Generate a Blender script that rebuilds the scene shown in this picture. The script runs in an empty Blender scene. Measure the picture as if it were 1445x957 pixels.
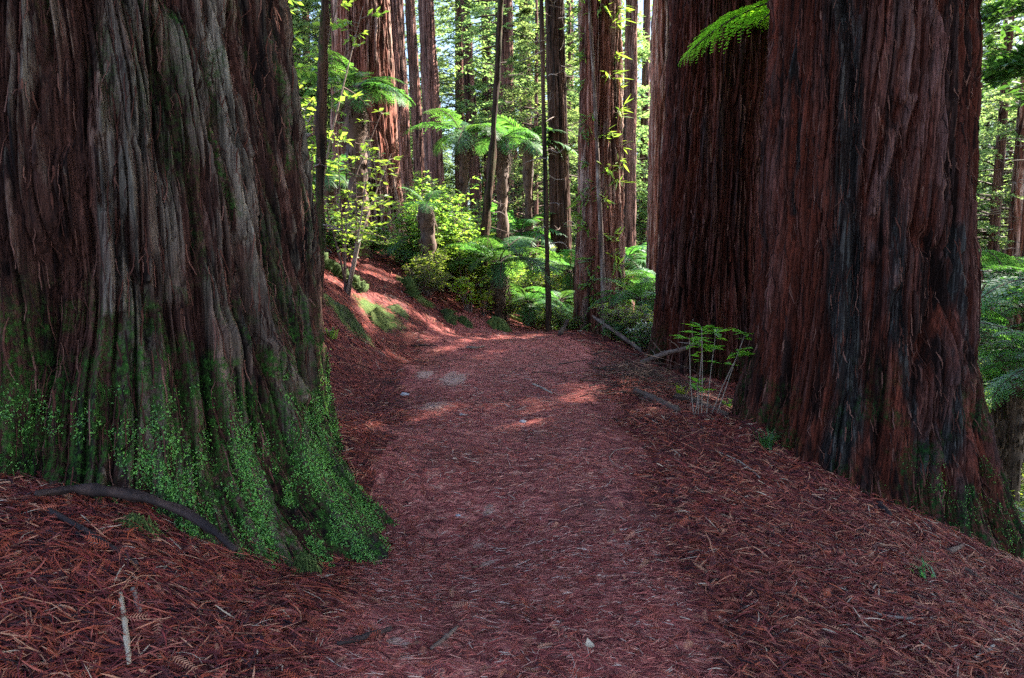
import bpy, math, random
import numpy as np
random.seed(7)
RNG = np.random.default_rng(11)
PI = math.pi
sc = bpy.context.scene
COL = sc.collection

# ------------------------------------------------------------------ camera
F_PX = 963.3
PITCH = math.atan(98.5 / F_PX)
CAM = np.array([0.0, 0.0, 1.5])
cam_d = bpy.data.cameras.new('camera')
cam_d.lens = 24.0; cam_d.sensor_width = 36.0
cam_d.clip_start = 0.05; cam_d.clip_end = 2000
cam = bpy.data.objects.new('camera', cam_d)
cam.location = CAM; cam.rotation_euler = (PI / 2 - PITCH, 0, 0)
COL.objects.link(cam); sc.camera = cam

def ray(u, v):
    cx = (u - 722.5) / F_PX; cy = -(v - 478.5) / F_PX
    cp, sp = math.cos(PITCH), math.sin(PITCH)
    return np.array([cx, cp + cy * sp, -sp + cy * cp])

def at(u, v, Y):
    d = ray(u, v)
    return CAM + d * (Y / d[1])

# ------------------------------------------------------------------ noise
def _hash(ix, iy, seed):
    h = (ix.astype(np.uint32) * np.uint32(374761393) + iy.astype(np.uint32) * np.uint32(668265263)
         + np.uint32((seed * 1013904223) & 0xffffffff))
    h = (h ^ (h >> np.uint32(13))) * np.uint32(1274126177)
    h = (h ^ (h >> np.uint32(16))) * np.uint32(2246822519)
    h = h ^ (h >> np.uint32(15))
    return (h & np.uint32(0xffffff)).astype(np.float32) / np.float32(0xffffff)

def vn(x, y, seed=0, per=None):
    x = np.asarray(x, np.float64); y = np.asarray(y, np.float64)
    fx = np.floor(x); fy = np.floor(y)
    tx = (x - fx).astype(np.float32); ty = (y - fy).astype(np.float32)
    ix = fx.astype(np.int64); iy = fy.astype(np.int64)
    ix1 = ix + 1
    if per:
        ix = ix % per; ix1 = ix1 % per
    tx = tx * tx * tx * (tx * (tx * 6 - 15) + 10); ty = ty * ty * ty * (ty * (ty * 6 - 15) + 10)
    a = _hash(ix, iy, seed); b = _hash(ix1, iy, seed)
    c = _hash(ix, iy + 1, seed); d = _hash(ix1, iy + 1, seed)
    return (a + (b - a) * tx) * (1 - ty) + (c + (d - c) * tx) * ty

def fbm(x, y, seed=0, o=3):
    s = 0; a = 1; t = 0
    for k in range(o):
        s = s + a * vn(x * 2 ** k, y * 2 ** k, seed + k); t += a; a *= .5
    return s / t

def sstep(a, b, x):
    t = np.clip((x - a) / (b - a), 0, 1)
    return t * t * (3 - 2 * t)

# ------------------------------------------------------------------ mesh / object helpers
def mk_mesh(name, V, F4=None, F3=None, mats=(), smooth=True, attrs=None, mi=None):
    V = np.asarray(V, np.float32).reshape(-1, 3)
    me = bpy.data.meshes.new(name)
    me.vertices.add(len(V)); me.vertices.foreach_set('co', V.ravel())
    li = []; starts = []; n = 0
    if F4 is not None and len(F4):
        F4 = np.asarray(F4, np.int32); li.append(F4.ravel()); starts.append(np.arange(len(F4)) * 4); n = F4.size
    if F3 is not None and len(F3):
        F3 = np.asarray(F3, np.int32); li.append(F3.ravel()); starts.append(n + np.arange(len(F3)) * 3)
    li = np.concatenate(li).astype(np.int32); starts = np.concatenate(starts).astype(np.int32)
    me.loops.add(len(li)); me.loops.foreach_set('vertex_index', li)
    me.polygons.add(len(starts)); me.polygons.foreach_set('loop_start', starts)
    me.polygons.foreach_set('use_smooth', np.full(len(starts), smooth, bool))
    for m in mats: me.materials.append(m)
    if mi is not None: me.polygons.foreach_set('material_index', np.asarray(mi, np.int32))
    for k, a in (attrs or {}).items():
        at_ = me.attributes.new(k, 'FLOAT', 'POINT'); at_.data.foreach_set('value', np.asarray(a, np.float32))
    me.update(calc_edges=True)
    return me

def link(name, me, parent=None, loc=(0, 0, 0), rot=(0, 0, 0), scale=1.0):
    o = bpy.data.objects.new(name, me); COL.objects.link(o)
    o.location = loc; o.rotation_euler = rot
    o.scale = (scale,) * 3 if np.isscalar(scale) else scale
    if parent is not None: o.parent = parent
    return o

def tag(o, label=None, cat=None, group=None, kind=None):
    if label: o['label'] = label
    if cat: o['category'] = cat
    if group: o['group'] = group
    if kind: o['kind'] = kind
    return o

def thing(name, label, cat, loc, rz=0, group=None, scale=1.0):
    o = bpy.data.objects.new(name, None); COL.objects.link(o)
    o.location = tuple(float(c) for c in loc); o.rotation_euler = (0, 0, rz); o.empty_display_size = .1
    o.scale = (scale,) * 3
    return tag(o, label, cat, group)

class MB:
    def __init__(s): s.V = []; s.F4 = []; s.F3 = []; s.A = []; s.n = 0; s.m4 = []; s.m3 = []
    def add(s, V, F4=None, F3=None, a=0.5, m=0):
        V = np.asarray(V, np.float32).reshape(-1, 3)
        if F4 is not None and len(F4):
            s.F4.append(np.asarray(F4, np.int64) + s.n); s.m4.append(np.full(len(F4), m))
        if F3 is not None and len(F3):
            s.F3.append(np.asarray(F3, np.int64) + s.n); s.m3.append(np.full(len(F3), m))
        s.A.append(np.broadcast_to(np.asarray(a, np.float32), (len(V),))); s.V.append(V); s.n += len(V)
    def mesh(s, name, mats, smooth=True):
        F4 = np.concatenate(s.F4) if s.F4 else None; F3 = np.concatenate(s.F3) if s.F3 else None
        mi = np.concatenate([x for x in ([np.concatenate(s.m4)] if s.m4 else []) + ([np.concatenate(s.m3)] if s.m3 else [])])
        return mk_mesh(name, np.concatenate(s.V), F4, F3, mats, smooth, {'tone': np.concatenate(s.A)}, mi)

def tube(pts, rad, sides=8, rough=0.0, seed=0, cap=True, squash=1.0):
    P = np.asarray(pts, float); n = len(P)
    R = np.interp(np.linspace(0, 1, n), np.linspace(0, 1, len(rad)), rad) if not np.isscalar(rad) else np.full(n, rad)
    T = np.gradient(P, axis=0); T /= np.linalg.norm(T, axis=1)[:, None] + 1e-9
    up = np.array([0, 0, 1.0]) if abs(T[0][2]) < .9 else np.array([1.0, 0, 0])
    N = np.zeros_like(P); prev = np.cross(T[0], up); prev /= np.linalg.norm(prev)
    for i in range(n):
        prev = prev - T[i] * np.dot(prev, T[i]); prev /= np.linalg.norm(prev) + 1e-9; N[i] = prev
    B = np.cross(T, N)
    th = np.arange(sides) * 2 * PI / sides
    A, I = np.meshgrid(th, np.arange(n))
    rr = R[I]
    if rough:
        rr = rr * (1 + rough * (2 * vn(A / (2 * PI) * sides * .5, I * .7, seed, max(1, sides // 2)) - 1)
                   + rough * .7 * (2 * vn(I * .31 + 9, I * 0, seed + 3) - 1))
    V = P[I] + N[I] * (np.cos(A) * rr)[..., None] + B[I] * (np.sin(A) * rr * squash)[..., None]
    idx = np.arange(n * sides).reshape(n, sides)
    q = np.stack([idx[:-1], np.roll(idx, -1, 1)[:-1], np.roll(idx, -1, 1)[1:], idx[1:]], -1).reshape(-1, 4)
    V = V.reshape(-1, 3); F3 = None
    if cap:
        V = np.vstack([V, P[0], P[-1]]); a, b = n * sides, n * sides + 1
        i0 = idx[0]; i1 = idx[-1]
        F3 = np.vstack([np.stack([np.full(sides, a), np.roll(i0, -1), i0], -1), np.stack([np.full(sides, b), i1, np.roll(i1, -1)], -1)])
    return V, q, F3

def smooth_line(pts, n):
    P = np.asarray(pts, float); t = np.linspace(0, 1, len(P)); s = np.linspace(0, 1, n)
    L = np.stack([np.interp(s, t, P[:, k]) for k in range(P.shape[1])], 1)
    for _ in range(max(1, n // (2 * len(P)))):
        L[1:-1] = (L[:-2] + 2 * L[1:-1] + L[2:]) / 4
    return L

# ------------------------------------------------------------------ materials
def nm(name):
    m = bpy.data.materials.new(name); m.use_nodes = True
    nt = m.node_tree; nt.nodes.clear()
    out = nt.nodes.new('ShaderNodeOutputMaterial')
    return m, nt, out

class NT:
    def __init__(s, nt): s.nt = nt
    def n(s, t, **kw):
        x = s.nt.nodes.new(t)
        for k, v in kw.items(): setattr(x, k, v)
        return x
    def l(s, a, b): s.nt.links.new(a, b)
    def attr(s, name):
        return s.n('ShaderNodeAttribute', attribute_name=name).outputs['Fac']
    def coord(s, scale=(1, 1, 1), obj=True):
        tc = s.n('ShaderNodeTexCoord'); mp = s.n('ShaderNodeMapping')
        mp.inputs['Scale'].default_value = scale
        s.l(tc.outputs['Object'] if obj else tc.outputs['Generated'], mp.inputs['Vector'])
        return mp.outputs['Vector']
    def noise(s, vec, scale, detail=4, rough=.55, dist=0.0):
        x = s.n('ShaderNodeTexNoise'); x.inputs['Scale'].default_value = scale; x.inputs['Detail'].default_value = detail
        x.inputs['Roughness'].default_value = rough; x.inputs['Distortion'].default_value = dist
        s.l(vec, x.inputs['Vector']); return x.outputs['Fac']
    def ramp(s, fac, stops):
        r = s.n('ShaderNodeValToRGB'); e = r.color_ramp.elements
        while len(e) < len(stops): e.new(.5)
        for el, (p, c) in zip(e, stops):
            el.position = p; el.color = (*c, 1) if len(c) == 3 else c
        s.l(fac, r.inputs['Fac']); return r.outputs['Color']
    def maprange(s, v, a, b, c=0, d=1):
        m = s.n('ShaderNodeMapRange'); m.inputs[1].default_value = a; m.inputs[2].default_value = b
        m.inputs[3].default_value = c; m.inputs[4].default_value = d
        s.l(v, m.inputs[0]); return m.outputs[0]
    def mix(s, f, a, b, mode='MIX'):
        m = s.n('ShaderNodeMix', data_type='RGBA', blend_type=mode)
        for inp, v in ((m.inputs[0], f), (m.inputs[6], a), (m.inputs[7], b)):
            if isinstance(v, (int, float)): inp.default_value = v
            elif isinstance(v, tuple): inp.default_value = (*v, 1)
            else: s.l(v, inp)
        return m.outputs[2]
    def math(s, op, a, b=0.0):
        m = s.n('ShaderNodeMath', operation=op)
        for inp, v in ((m.inputs[0], a), (m.inputs[1], b)):
            if isinstance(v, (int, float)): inp.default_value = v
            else: s.l(v, inp)
        return m.outputs[0]
    def bump(s, h, strength, dist, nrm=None):
        b = s.n('ShaderNodeBump'); b.inputs['Strength'].default_value = strength; b.inputs['Distance'].default_value = dist
        s.l(h, b.inputs['Height'])
        if nrm is not None: s.l(nrm, b.inputs['Normal'])
        return b.outputs['Normal']
    def pbr(s, out, col, rough=.8, nrm=None, spec=.3):
        p = s.n('ShaderNodeBsdfPrincipled')
        if isinstance(col, tuple): p.inputs['Base Color'].default_value = (*col, 1)
        else: s.l(col, p.inputs['Base Color'])
        if isinstance(rough, (int, float)): p.inputs['Roughness'].default_value = rough
        else: s.l(rough, p.inputs['Roughness'])
        p.inputs['Specular IOR Level'].default_value = spec
        if nrm is not None: s.l(nrm, p.inputs['Normal'])
        if out is not None: s.l(p.outputs[0], out.inputs['Surface'])
        return p

def mat_bark(name, dark, red, pale, pale_amt=.5, moss=(.038, .105, .018), tint=1.0):
    m, nt, out = nm(name); g = NT(nt)
    v = g.coord((1, 1, .09))
    v2 = g.coord((1, 1, .035))
    n1 = g.noise(v, 9, 6, .62, .4)
    n2 = g.noise(v2, 34, 5, .65, .3)
    n3 = g.noise(g.coord((1, 1, .3)), 1.6, 3)
    n4 = g.noise(g.coord((1, 1, .12)), 60, 4, .7)
    f1 = g.math('ADD', g.math('MULTIPLY', n1, .5), g.math('MULTIPLY', n2, .5))
    c = g.ramp(f1, [(.36, dark), (.5, red), (.6, tuple(x * .55 for x in red)), (.7, dark)])
    c = g.mix(g.maprange(n3, .4, .65, 0, .8), c, tuple(.65 * d + .35 * r for d, r in zip(dark, red)))
    n5 = g.noise(g.coord((1, 1, .06)), 7, 3, .6, .2)
    c = g.mix(g.maprange(n5, .47, .58, 0, .9), c, tuple(x * .8 for x in dark))
    n6 = g.noise(g.coord((1, 1, .05)), 5.3, 3, .6, .2)
    c = g.mix(g.maprange(n6, .50, .62, 0, .7), c, g.mix(g.maprange(n2, .35, .65), tuple(x * .5 for x in red), tuple(min(1, x * 2.4) for x in red)))
    rid = g.attr('ridge')
    pa = g.maprange(g.math('ADD', g.math('MULTIPLY', rid, .5), g.math('MULTIPLY', n2, .75)), .70, .92)
    pa = g.math('MULTIPLY', g.math('MULTIPLY', pa, pale_amt), g.maprange(n3, .38, .62, .12, 1.0))
    c = g.mix(pa, c, pale)
    pl = g.attr('pale')
    c = g.mix(g.math('MULTIPLY', pl, g.maprange(n2, .38, .6, .1, 1)), c, tuple(min(1, x * 1.25) for x in pale))
    c = g.mix(g.maprange(n4, .36, .56, .8, 0), c, g.mix(.7, c, (.004, .003, .003)))
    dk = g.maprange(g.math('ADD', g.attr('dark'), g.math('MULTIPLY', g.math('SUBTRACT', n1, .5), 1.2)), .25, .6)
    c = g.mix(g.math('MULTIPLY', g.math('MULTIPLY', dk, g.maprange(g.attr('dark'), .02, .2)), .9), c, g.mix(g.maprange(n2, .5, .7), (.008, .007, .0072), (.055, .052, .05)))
    mo = g.math('MULTIPLY', g.attr('moss'), g.maprange(g.noise(g.coord(), 26, 5, .75), .43, .60))
    mc = g.ramp(g.noise(g.coord(), 70, 3), [(.3, tuple(x * .25 for x in moss)), (.6, tuple(x * .7 for x in moss)), (.8, (moss[0] * 2, moss[1] * 1.4, moss[2] * 1.3))])
    c = g.mix(mo, c, mc)
    h = g.math('ADD', g.math('MULTIPLY', n2, .7), g.math('MULTIPLY', n4, .4))
    nr = g.bump(h, 1.0, .03)
    nr = g.bump(g.math('MULTIPLY', mo, g.noise(g.coord(), 90, 3)), .6, .012, nr)
    g.pbr(out, c, .85, nr, .05)
    return m

def mat_leaf(name, c1, c2, trans=.45, tcol=None, rough=.5, spec=.35, objvar=.25):
    m, nt, out = nm(name); g = NT(nt)
    oi = g.n('ShaderNodeObjectInfo')
    t = g.attr('tone')
    c = g.mix(t, c1, c2)
    hs = g.n('ShaderNodeHueSaturation')
    g.l(g.maprange(oi.outputs['Random'], 0, 1, 1 - objvar, 1 + objvar), hs.inputs['Value'])
    g.l(g.maprange(oi.outputs['Random'], 0, 1, .485, .515), hs.inputs['Hue'])
    g.l(c, hs.inputs['Color'])
    p = g.pbr(None, hs.outputs[0], rough, None, spec)
    tr = g.n('ShaderNodeBsdfTranslucent')
    tc = g.mix(1.0, hs.outputs[0], tcol or (2.2, 2.0, .9), 'MULTIPLY')
    g.l(tc, tr.inputs['Color'])
    mx = g.n('ShaderNodeMixShader'); mx.inputs[0].default_value = trans
    g.l(p.outputs[0], mx.inputs[1]); g.l(tr.outputs[0], mx.inputs[2]); g.l(mx.outputs[0], out.inputs['Surface'])
    return m

def mat_tone(name, stops, rough=.75, spec=.3, bump=None, noise_scale=30):
    m, nt, out = nm(name); g = NT(nt)
    c = g.ramp(g.attr('tone'), stops)
    n = g.noise(g.coord(), noise_scale, 4)
    c = g.mix(g.maprange(n, .35, .7), c, g.mix(.5, c, tuple(x * .4 for x in stops[0][1])))
    nr = g.bump(n, .6, bump) if bump else None
    g.pbr(out, c, rough, nr, spec); return m

M = {}
M['bark_left'] = mat_bark('bark_grey_brown', (.005, .0035, .004), (.058, .022, .017), (.21, .165, .13), .55)
M['bark_right'] = mat_bark('bark_red_brown', (.005, .003, .003), (.074, .0165, .010), (.12, .064, .06), .45, (.016, .05, .012))
M['bark_red'] = mat_bark('bark_red', (.020, .009, .008), (.16, .054, .036), (.42, .28, .23), .9, (.02, .06, .012))
M['bark_far_hazed'] = mat_bark('bark_far_hazed', (.02, .010, .009), (.17, .075, .06), (.30, .21, .18), .5)  # bark paled so its colour stands in for distance haze
M['bark_dark'] = mat_bark('bark_dark', (.010, .008, .007), (.06, .03, .021), (.09, .055, .043), .3, (.02, .07, .012))
M['leaf_conifer'] = mat_leaf('conifer_needles', (.06, .105, .05), (.135, .185, .075), .58, (1.8, 1.8, 1.1))  # far haze put into the needles as a paler, bluer green
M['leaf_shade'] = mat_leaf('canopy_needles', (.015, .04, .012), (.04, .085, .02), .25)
M['leaf_fern'] = mat_leaf('fern_leaf', (.02, .07, .024), (.06, .15, .04), .45)
M['leaf_fern_bright'] = mat_leaf('bright_fern_leaf', (.08, .22, .02), (.15, .33, .035), .5)  # fern green brightened in place of sunlight that the shade trees block
M['leaf_broad'] = mat_leaf('shrub_leaf', (.06, .12, .025), (.15, .22, .045), .52, rough=.4)
M['leaf_yellow'] = mat_leaf('sunlit_shrub_leaf', (.10, .17, .02), (.24, .28, .045), .5, rough=.4)
M['leaf_lime'] = mat_leaf('lime_leaf', (.06, .14, .03), (.14, .22, .05), .5, rough=.4)
M['leaf_dark'] = mat_leaf('glossy_leaf', (.02, .065, .018), (.06, .13, .03), .3, rough=.3, spec=.5)
M['leaf_moss'] = mat_leaf('moss_leaflet', (.018, .07, .012), (.14, .30, .05), .3, objvar=.05)
M['dead_frond'] = mat_tone('dead_frond', [(0, (.02, .010, .007)), (1, (.11, .055, .03))], .85)
M['twig'] = mat_tone('twig_bark', [(0, (.02, .012, .010)), (.5, (.09, .055, .045)), (1, (.30, .23, .19))], .85, .12, .006, 60)
M['bark_fibre'] = mat_tone('torn_bark_fibre', [(0, (.010, .005, .005)), (.5, (.075, .026, .019)), (.85, (.15, .07, .055)), (1, (.26, .19, .17))], .85, .05, None, 60)
M['pale_wood'] = mat_tone('bleached_wood', [(0, (.30, .20, .13)), (1, (.55, .40, .28))], .75, .3, .002, 80)
M['litter'] = mat_tone('fallen_redwood_twigs', [(0, (.012, .004, .006)), (.22, (.040, .008, .010)), (.44, (.15, .021, .020)), (.58, (.26, .052, .022)), (.70, (.075, .020, .024)), (.84, (.30, .068, .046)), (.96, (.38, .17, .10)), (1, (.42, .29, .21))], .65, .14, None, 25)
M['path_litter'] = mat_tone('trodden_redwood_twigs', [(0, (.030, .009, .010)), (.22, (.11, .019, .019)), (.45, (.29, .054, .044)), (.65, (.40, .110, .080)), (.88, (.48, .21, .15)), (1, (.50, .36, .29))], .65, .14, None, 25)  # paler from treading, raised further to paint a soft glow along the path
M['stone'] = mat_tone('pale_stone', [(0, (.22, .20, .21)), (1, (.48, .44, .44))], .8, .3, .006, 40)
M['mossy'] = mat_tone('thick_moss', [(0, (.02, .020, .008)), (.5, (.04, .065, .014)), (1, (.12, .14, .035))], .9, .15, .02, 60)
M['root'] = mat_tone('wet_dark_root', [(0, (.012, .008, .009)), (1, (.045, .026, .024))], .75, .12, .012, 60)

# ------------------------------------------------------------------ terrain
def build_terrain():
    C = []
    def px(u, v, Y): C.append(tuple(at(u, v, Y)))
    def pt(x, y, z): C.append((x, y, z))
    # path
    for y, z in ((-3, 0), (0, 0), (1.5, 0), (3, 0.0), (5, .04), (7, .10), (9, .16), (11, .24), (12.5, .27)):
        pt(0, y, z); pt(-.8, y, z + .03); pt(.8, y, z - .05)
    pt(.15, 14.5, .22); pt(-.6, 17, .15); pt(-2.0, 20, .1); pt(.8, 16, .0); pt(.5, 20, -.4)
    # left mound around the big trunk
    px(430, 822, 3.25); px(485, 806, 3.5); px(380, 804, 3.2); px(300, 768, 3.25); px(200, 706, 3.35); px(60, 684, 3.3); px(0, 676, 3.4)
    px(520, 735, 4.3); px(100, 800, 2.55); px(0, 957, 2.05); px(250, 957, 2.2); px(330, 850, 2.7)
    pt(-2.7, 4.7, .75); pt(-4.2, 4.2, 1.1); pt(-3.2, 2.0, .7); pt(-2.2, .5, .4); pt(-1.5, -1, .15); pt(-5, 0, .9); pt(-3, 6.6, .9); pt(-1.6, 6.2, .12)
    px(480, 590, 6.9)
    # bank and hillside on the left
    px(470, 545, 8.2); px(540, 500, 10.2); px(640, 470, 12.8); px(735, 470, 13.6)
    px(470, 478, 9.0); px(462, 425, 9.8); px(460, 395, 11.0); px(520, 440, 11.2); px(550, 425, 12.3); px(540, 372, 14.5)
    px(600, 440, 12.9); px(585, 400, 14.2); px(650, 440, 14.0); px(620, 408, 16.5); px(690, 447, 14.4); px(700, 442, 16.2)
    px(560, 345, 18.0); px(490, 335, 18.5); px(600, 360, 19); px(660, 400, 20); px(455, 345, 14); px(735, 452, 17.5); px(770, 462, 18)
    px(600, 320, 26); px(680, 375, 26); px(760, 400, 26); pt(-12, 28, 5); pt(-7, 12, 3.0); pt(-8, 6, 2.8); pt(-12, 2, 3.0)
    pt(-10, 18, 4.2); pt(-18, 20, 6.5); pt(-14, 45, 6); pt(-4, 40, 2.6); pt(3, 40, .8)
    # right shoulder and hollow
    pt(1.35, 2, -.10); pt(1.4, 4, -.10); pt(1.5, 6, -.04); pt(1.55, 9, .08); pt(1.6, 12, .14)
    px(1445, 957, 2.75); px(1445, 830, 4.6); px(1440, 800, 5.6); px(1240, 712, 5.4); px(1040, 596, 6.9); px(1000, 578, 7.6)
    px(930, 520, 11.0); px(880, 510, 11.5); px(850, 478, 13.8); px(825, 470, 14.6); px(900, 545, 9.5); px(1010, 520, 11.2)
    pt(3.5, 6.6, -.6); pt(5, 6, -1.6); pt(4.8, 3.2, -1.4); pt(4, 0, -1.0); pt(7, 9, -2.6); pt(6, 13, -2.2); pt(3.8, 14.5, -1.3); pt(3, 18, -1.1); pt(8, 20, -2.6)
    pt(14, 8, -3.2); pt(14, 20, -3.2); pt(8, 30, -2.0); pt(22, 30, -2.5); pt(3, 28, -.6); pt(10, 0, -2.6); pt(12, 45, -1.2); pt(30, 50, -1.5); pt(30, 10, -3.5)
    for x in (-60, -30, 0, 30, 60):
        pt(x, -30, -.06 * x); pt(x, 80, -.05 * x + 1.5)
    pt(-60, 25, 9); pt(60, 25, -3)
    C = np.array(C); xy = C[:, :2]; z = C[:, 2]
    n = len(C)
    def U(r2): return np.where(r2 > 0, .5 * r2 * np.log(np.maximum(r2, 1e-12)), 0)
    d2 = ((xy[:, None] - xy[None]) ** 2).sum(-1)
    K = U(d2) + np.eye(n) * .015
    P = np.hstack([np.ones((n, 1)), xy])
    A = np.zeros((n + 3, n + 3)); A[:n, :n] = K; A[:n, n:] = P; A[n:, :n] = P.T
    w = np.linalg.solve(A, np.concatenate([z, np.zeros(3)]))
    def tps(x, y):
        sh = x.shape; x = x.ravel(); y = y.ravel(); o = np.zeros(len(x))
        for s in range(0, len(x), 20000):
            q = np.stack([x[s:s + 20000], y[s:s + 20000]], 1)
            dd = ((q[:, None] - xy[None]) ** 2).sum(-1)
            o[s:s + 20000] = U(dd) @ w[:n] + w[n] + q @ w[n + 1:]
        return o.reshape(sh)
    def axis(lo, hi, step, a, b, grow=1.12):
        mid = list(np.arange(lo, hi + 1e-6, step)); s = step; v = mid[-1]; up = []
        while v < b: s *= grow; v += s; up.append(v)
        s = step; v = mid[0]; dn = []
        while v > a: s *= grow; v -= s; dn.append(v)
        return np.array(dn[::-1] + mid + up)
    gx = axis(-4.5, 5.0, .055, -110, 110); gy = axis(1.2, 15.0, .055, -60, 130)
    X, Y = np.meshgrid(gx, gy)
    Z = tps(np.clip(X, -58, 58), np.clip(Y, -29, 79))
    pm = path_mask(X, Y)
    off = 1 - pm
    near = sstep(60, 20, np.hypot(X, Y))
    Z += off * near * (.16 * (fbm(X * .9, Y * .9, 31) - .5) + .07 * (fbm(X * 3.1, Y * 3.1, 41) - .5)) * sstep(1.0, 3.0, np.abs(X) + np.maximum(0, Y - 11))
    Z += near * (.035 * (fbm(X * 2.2, Y * 2.2, 51) - .5) + .03 * (fbm(X * 9, Y * 9, 61) - .5) + off * .02 * (fbm(X * 16, Y * 16, 67) - .5))
    for tx, ty, tr in ((-2.74, 4.75, 1.45), (3.40, 6.6, 1.05), (3.47, 11.5, 1.05)):
        dd = np.hypot(X - tx, Y - ty); Z += (.10 * np.exp(-np.maximum(dd - tr, 0) / .22)) * (.4 + 1.2 * fbm(X * 2.5, Y * 2.5, 87)) * (0.35 if tx < 0 else 1)
    # faint wheel-worn hollow in the middle of the tread
    Z -= pm * .05 * np.exp(-((X + .15 - path_x(Y)) / .6) ** 2)
    return gx, gy, Z, pm

def path_x(y):
    return np.interp(y, [-5, 0, 3, 8, 12, 14, 17, 21], [0, 0, .02, -.05, -.15, -.1, -.7, -2.6])
def path_mask(x, y):
    w = np.interp(y, [0, 3, 8, 12, 16, 20], [.85, .9, 1.25, 1.4, .8, .6])
    d = np.abs(x - path_x(y)) / w + .5 * (fbm(x * 1.7, y * 1.7, 71) - .5)
    return sstep(1.15, .8, d) * sstep(23, 19, y) * sstep(-6, -4, y)

GX, GY, GZ, GPM = build_terrain()
def Hs(x, y):
    x = np.clip(np.asarray(x, float), GX[0] + 1e-3, GX[-1] - 1e-3); y = np.clip(np.asarray(y, float), GY[0] + 1e-3, GY[-1] - 1e-3)
    i = np.searchsorted(GX, x) - 1; j = np.searchsorted(GY, y) - 1
    tx = (x - GX[i]) / (GX[i + 1] - GX[i]); ty = (y - GY[j]) / (GY[j + 1] - GY[j])
    return (GZ[j, i] * (1 - tx) + GZ[j, i + 1] * tx) * (1 - ty) + (GZ[j + 1, i] * (1 - tx) + GZ[j + 1, i + 1] * tx) * ty
def ground_at(u, v, tmin=1.2, tmax=60):
    d = ray(u, v); t = np.linspace(tmin, tmax, 6000)
    P = CAM + d * t[:, None]
    k = np.argmax(P[:, 2] < Hs(P[:, 0], P[:, 1]))
    return P[k]
def G(x, y): return np.array([x, y, float(Hs(x, y))])

def mat_ground(name, path):
    m, nt, out = nm(name); g = NT(nt)
    co = g.coord()
    wob = g.n('ShaderNodeMix', data_type='VECTOR')
    nz = g.n('ShaderNodeTexNoise'); nz.inputs['Scale'].default_value = 7; g.l(co, nz.inputs['Vector'])
    vm = g.n('ShaderNodeVectorMath', operation='MULTIPLY_ADD'); vm.inputs[1].default_value = (.25, .25, .25)
    g.l(nz.outputs['Color'], vm.inputs[0]); g.l(co, vm.inputs[2]); co2 = vm.outputs[0]
    def strands(rot, sx, sy):
        mp = g.n('ShaderNodeMapping'); mp.inputs['Rotation'].default_value = (0, 0, rot); mp.inputs['Scale'].default_value = (sx, sy, 4)
        g.l(co2, mp.inputs['Vector'])
        v = g.n('ShaderNodeTexVoronoi', feature='F1'); v.inputs['Scale'].default_value = 1; v.inputs['Randomness'].default_value = 1
        g.l(mp.outputs[0], v.inputs['Vector']); return v
    a = strands(.25, 9, 62); b = strands(1.25, 10, 70); c_ = strands(-.6, 8, 55)
    t = g.math('MULTIPLY', g.n('ShaderNodeSeparateColor').outputs[0], 0)
    sep = g.n('ShaderNodeSeparateColor'); g.l(a.outputs['Color'], sep.inputs[0])
    sep2 = g.n('ShaderNodeSeparateColor'); g.l(b.outputs['Color'], sep2.inputs[0])
    sep3 = g.n('ShaderNodeSeparateColor'); g.l(c_.outputs['Color'], sep3.inputs[0])
    tone = g.math('ADD', g.math('MULTIPLY', sep.outputs[0], .4), g.math('ADD', g.math('MULTIPLY', sep2.outputs[1], .35), g.math('MULTIPLY', sep3.outputs[0], .3)))
    if path:
        c = g.ramp(tone, [(.15, (.06, .017, .018)), (.45, (.19, .044, .040)), (.68, (.32, .092, .076)), (.88, (.40, .16, .12))])  # trodden tone lifted so the colour carries part of the glow
    else:
        c = g.ramp(tone, [(.15, (.014, .004, .006)), (.45, (.065, .013, .013)), (.68, (.15, .032, .024)), (.9, (.23, .062, .04))])
    big = g.noise(co, 1.3, 4)
    c = g.mix(g.maprange(big, .42, .66, 0, .55), c, (.05, .022, .018))
    h = g.math('ADD', a.outputs['Distance'], g.math('ADD', b.outputs['Distance'], c_.outputs['Distance']))
    nr = g.bump(h, .8, -.02)
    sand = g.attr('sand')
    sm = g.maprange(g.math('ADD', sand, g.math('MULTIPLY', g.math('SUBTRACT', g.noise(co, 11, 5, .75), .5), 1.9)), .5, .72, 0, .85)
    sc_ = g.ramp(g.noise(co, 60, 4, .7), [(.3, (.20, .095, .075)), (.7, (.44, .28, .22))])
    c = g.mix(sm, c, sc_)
    if not path:
        gm = g.attr('green')
        gmm = g.maprange(g.math('ADD', gm, g.math('MULTIPLY', g.math('SUBTRACT', g.noise(co, 9, 5, .7), .5), .9)), .4, .6, 0, .9)
        c = g.mix(gmm, c, g.ramp(g.noise(co, 40, 4, .7), [(.3, (.012, .025, .006)), (.55, (.035, .07, .012)), (.8, (.09, .13, .025))]))
    g.pbr(out, c, .8, nr, .08)
    return m

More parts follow.
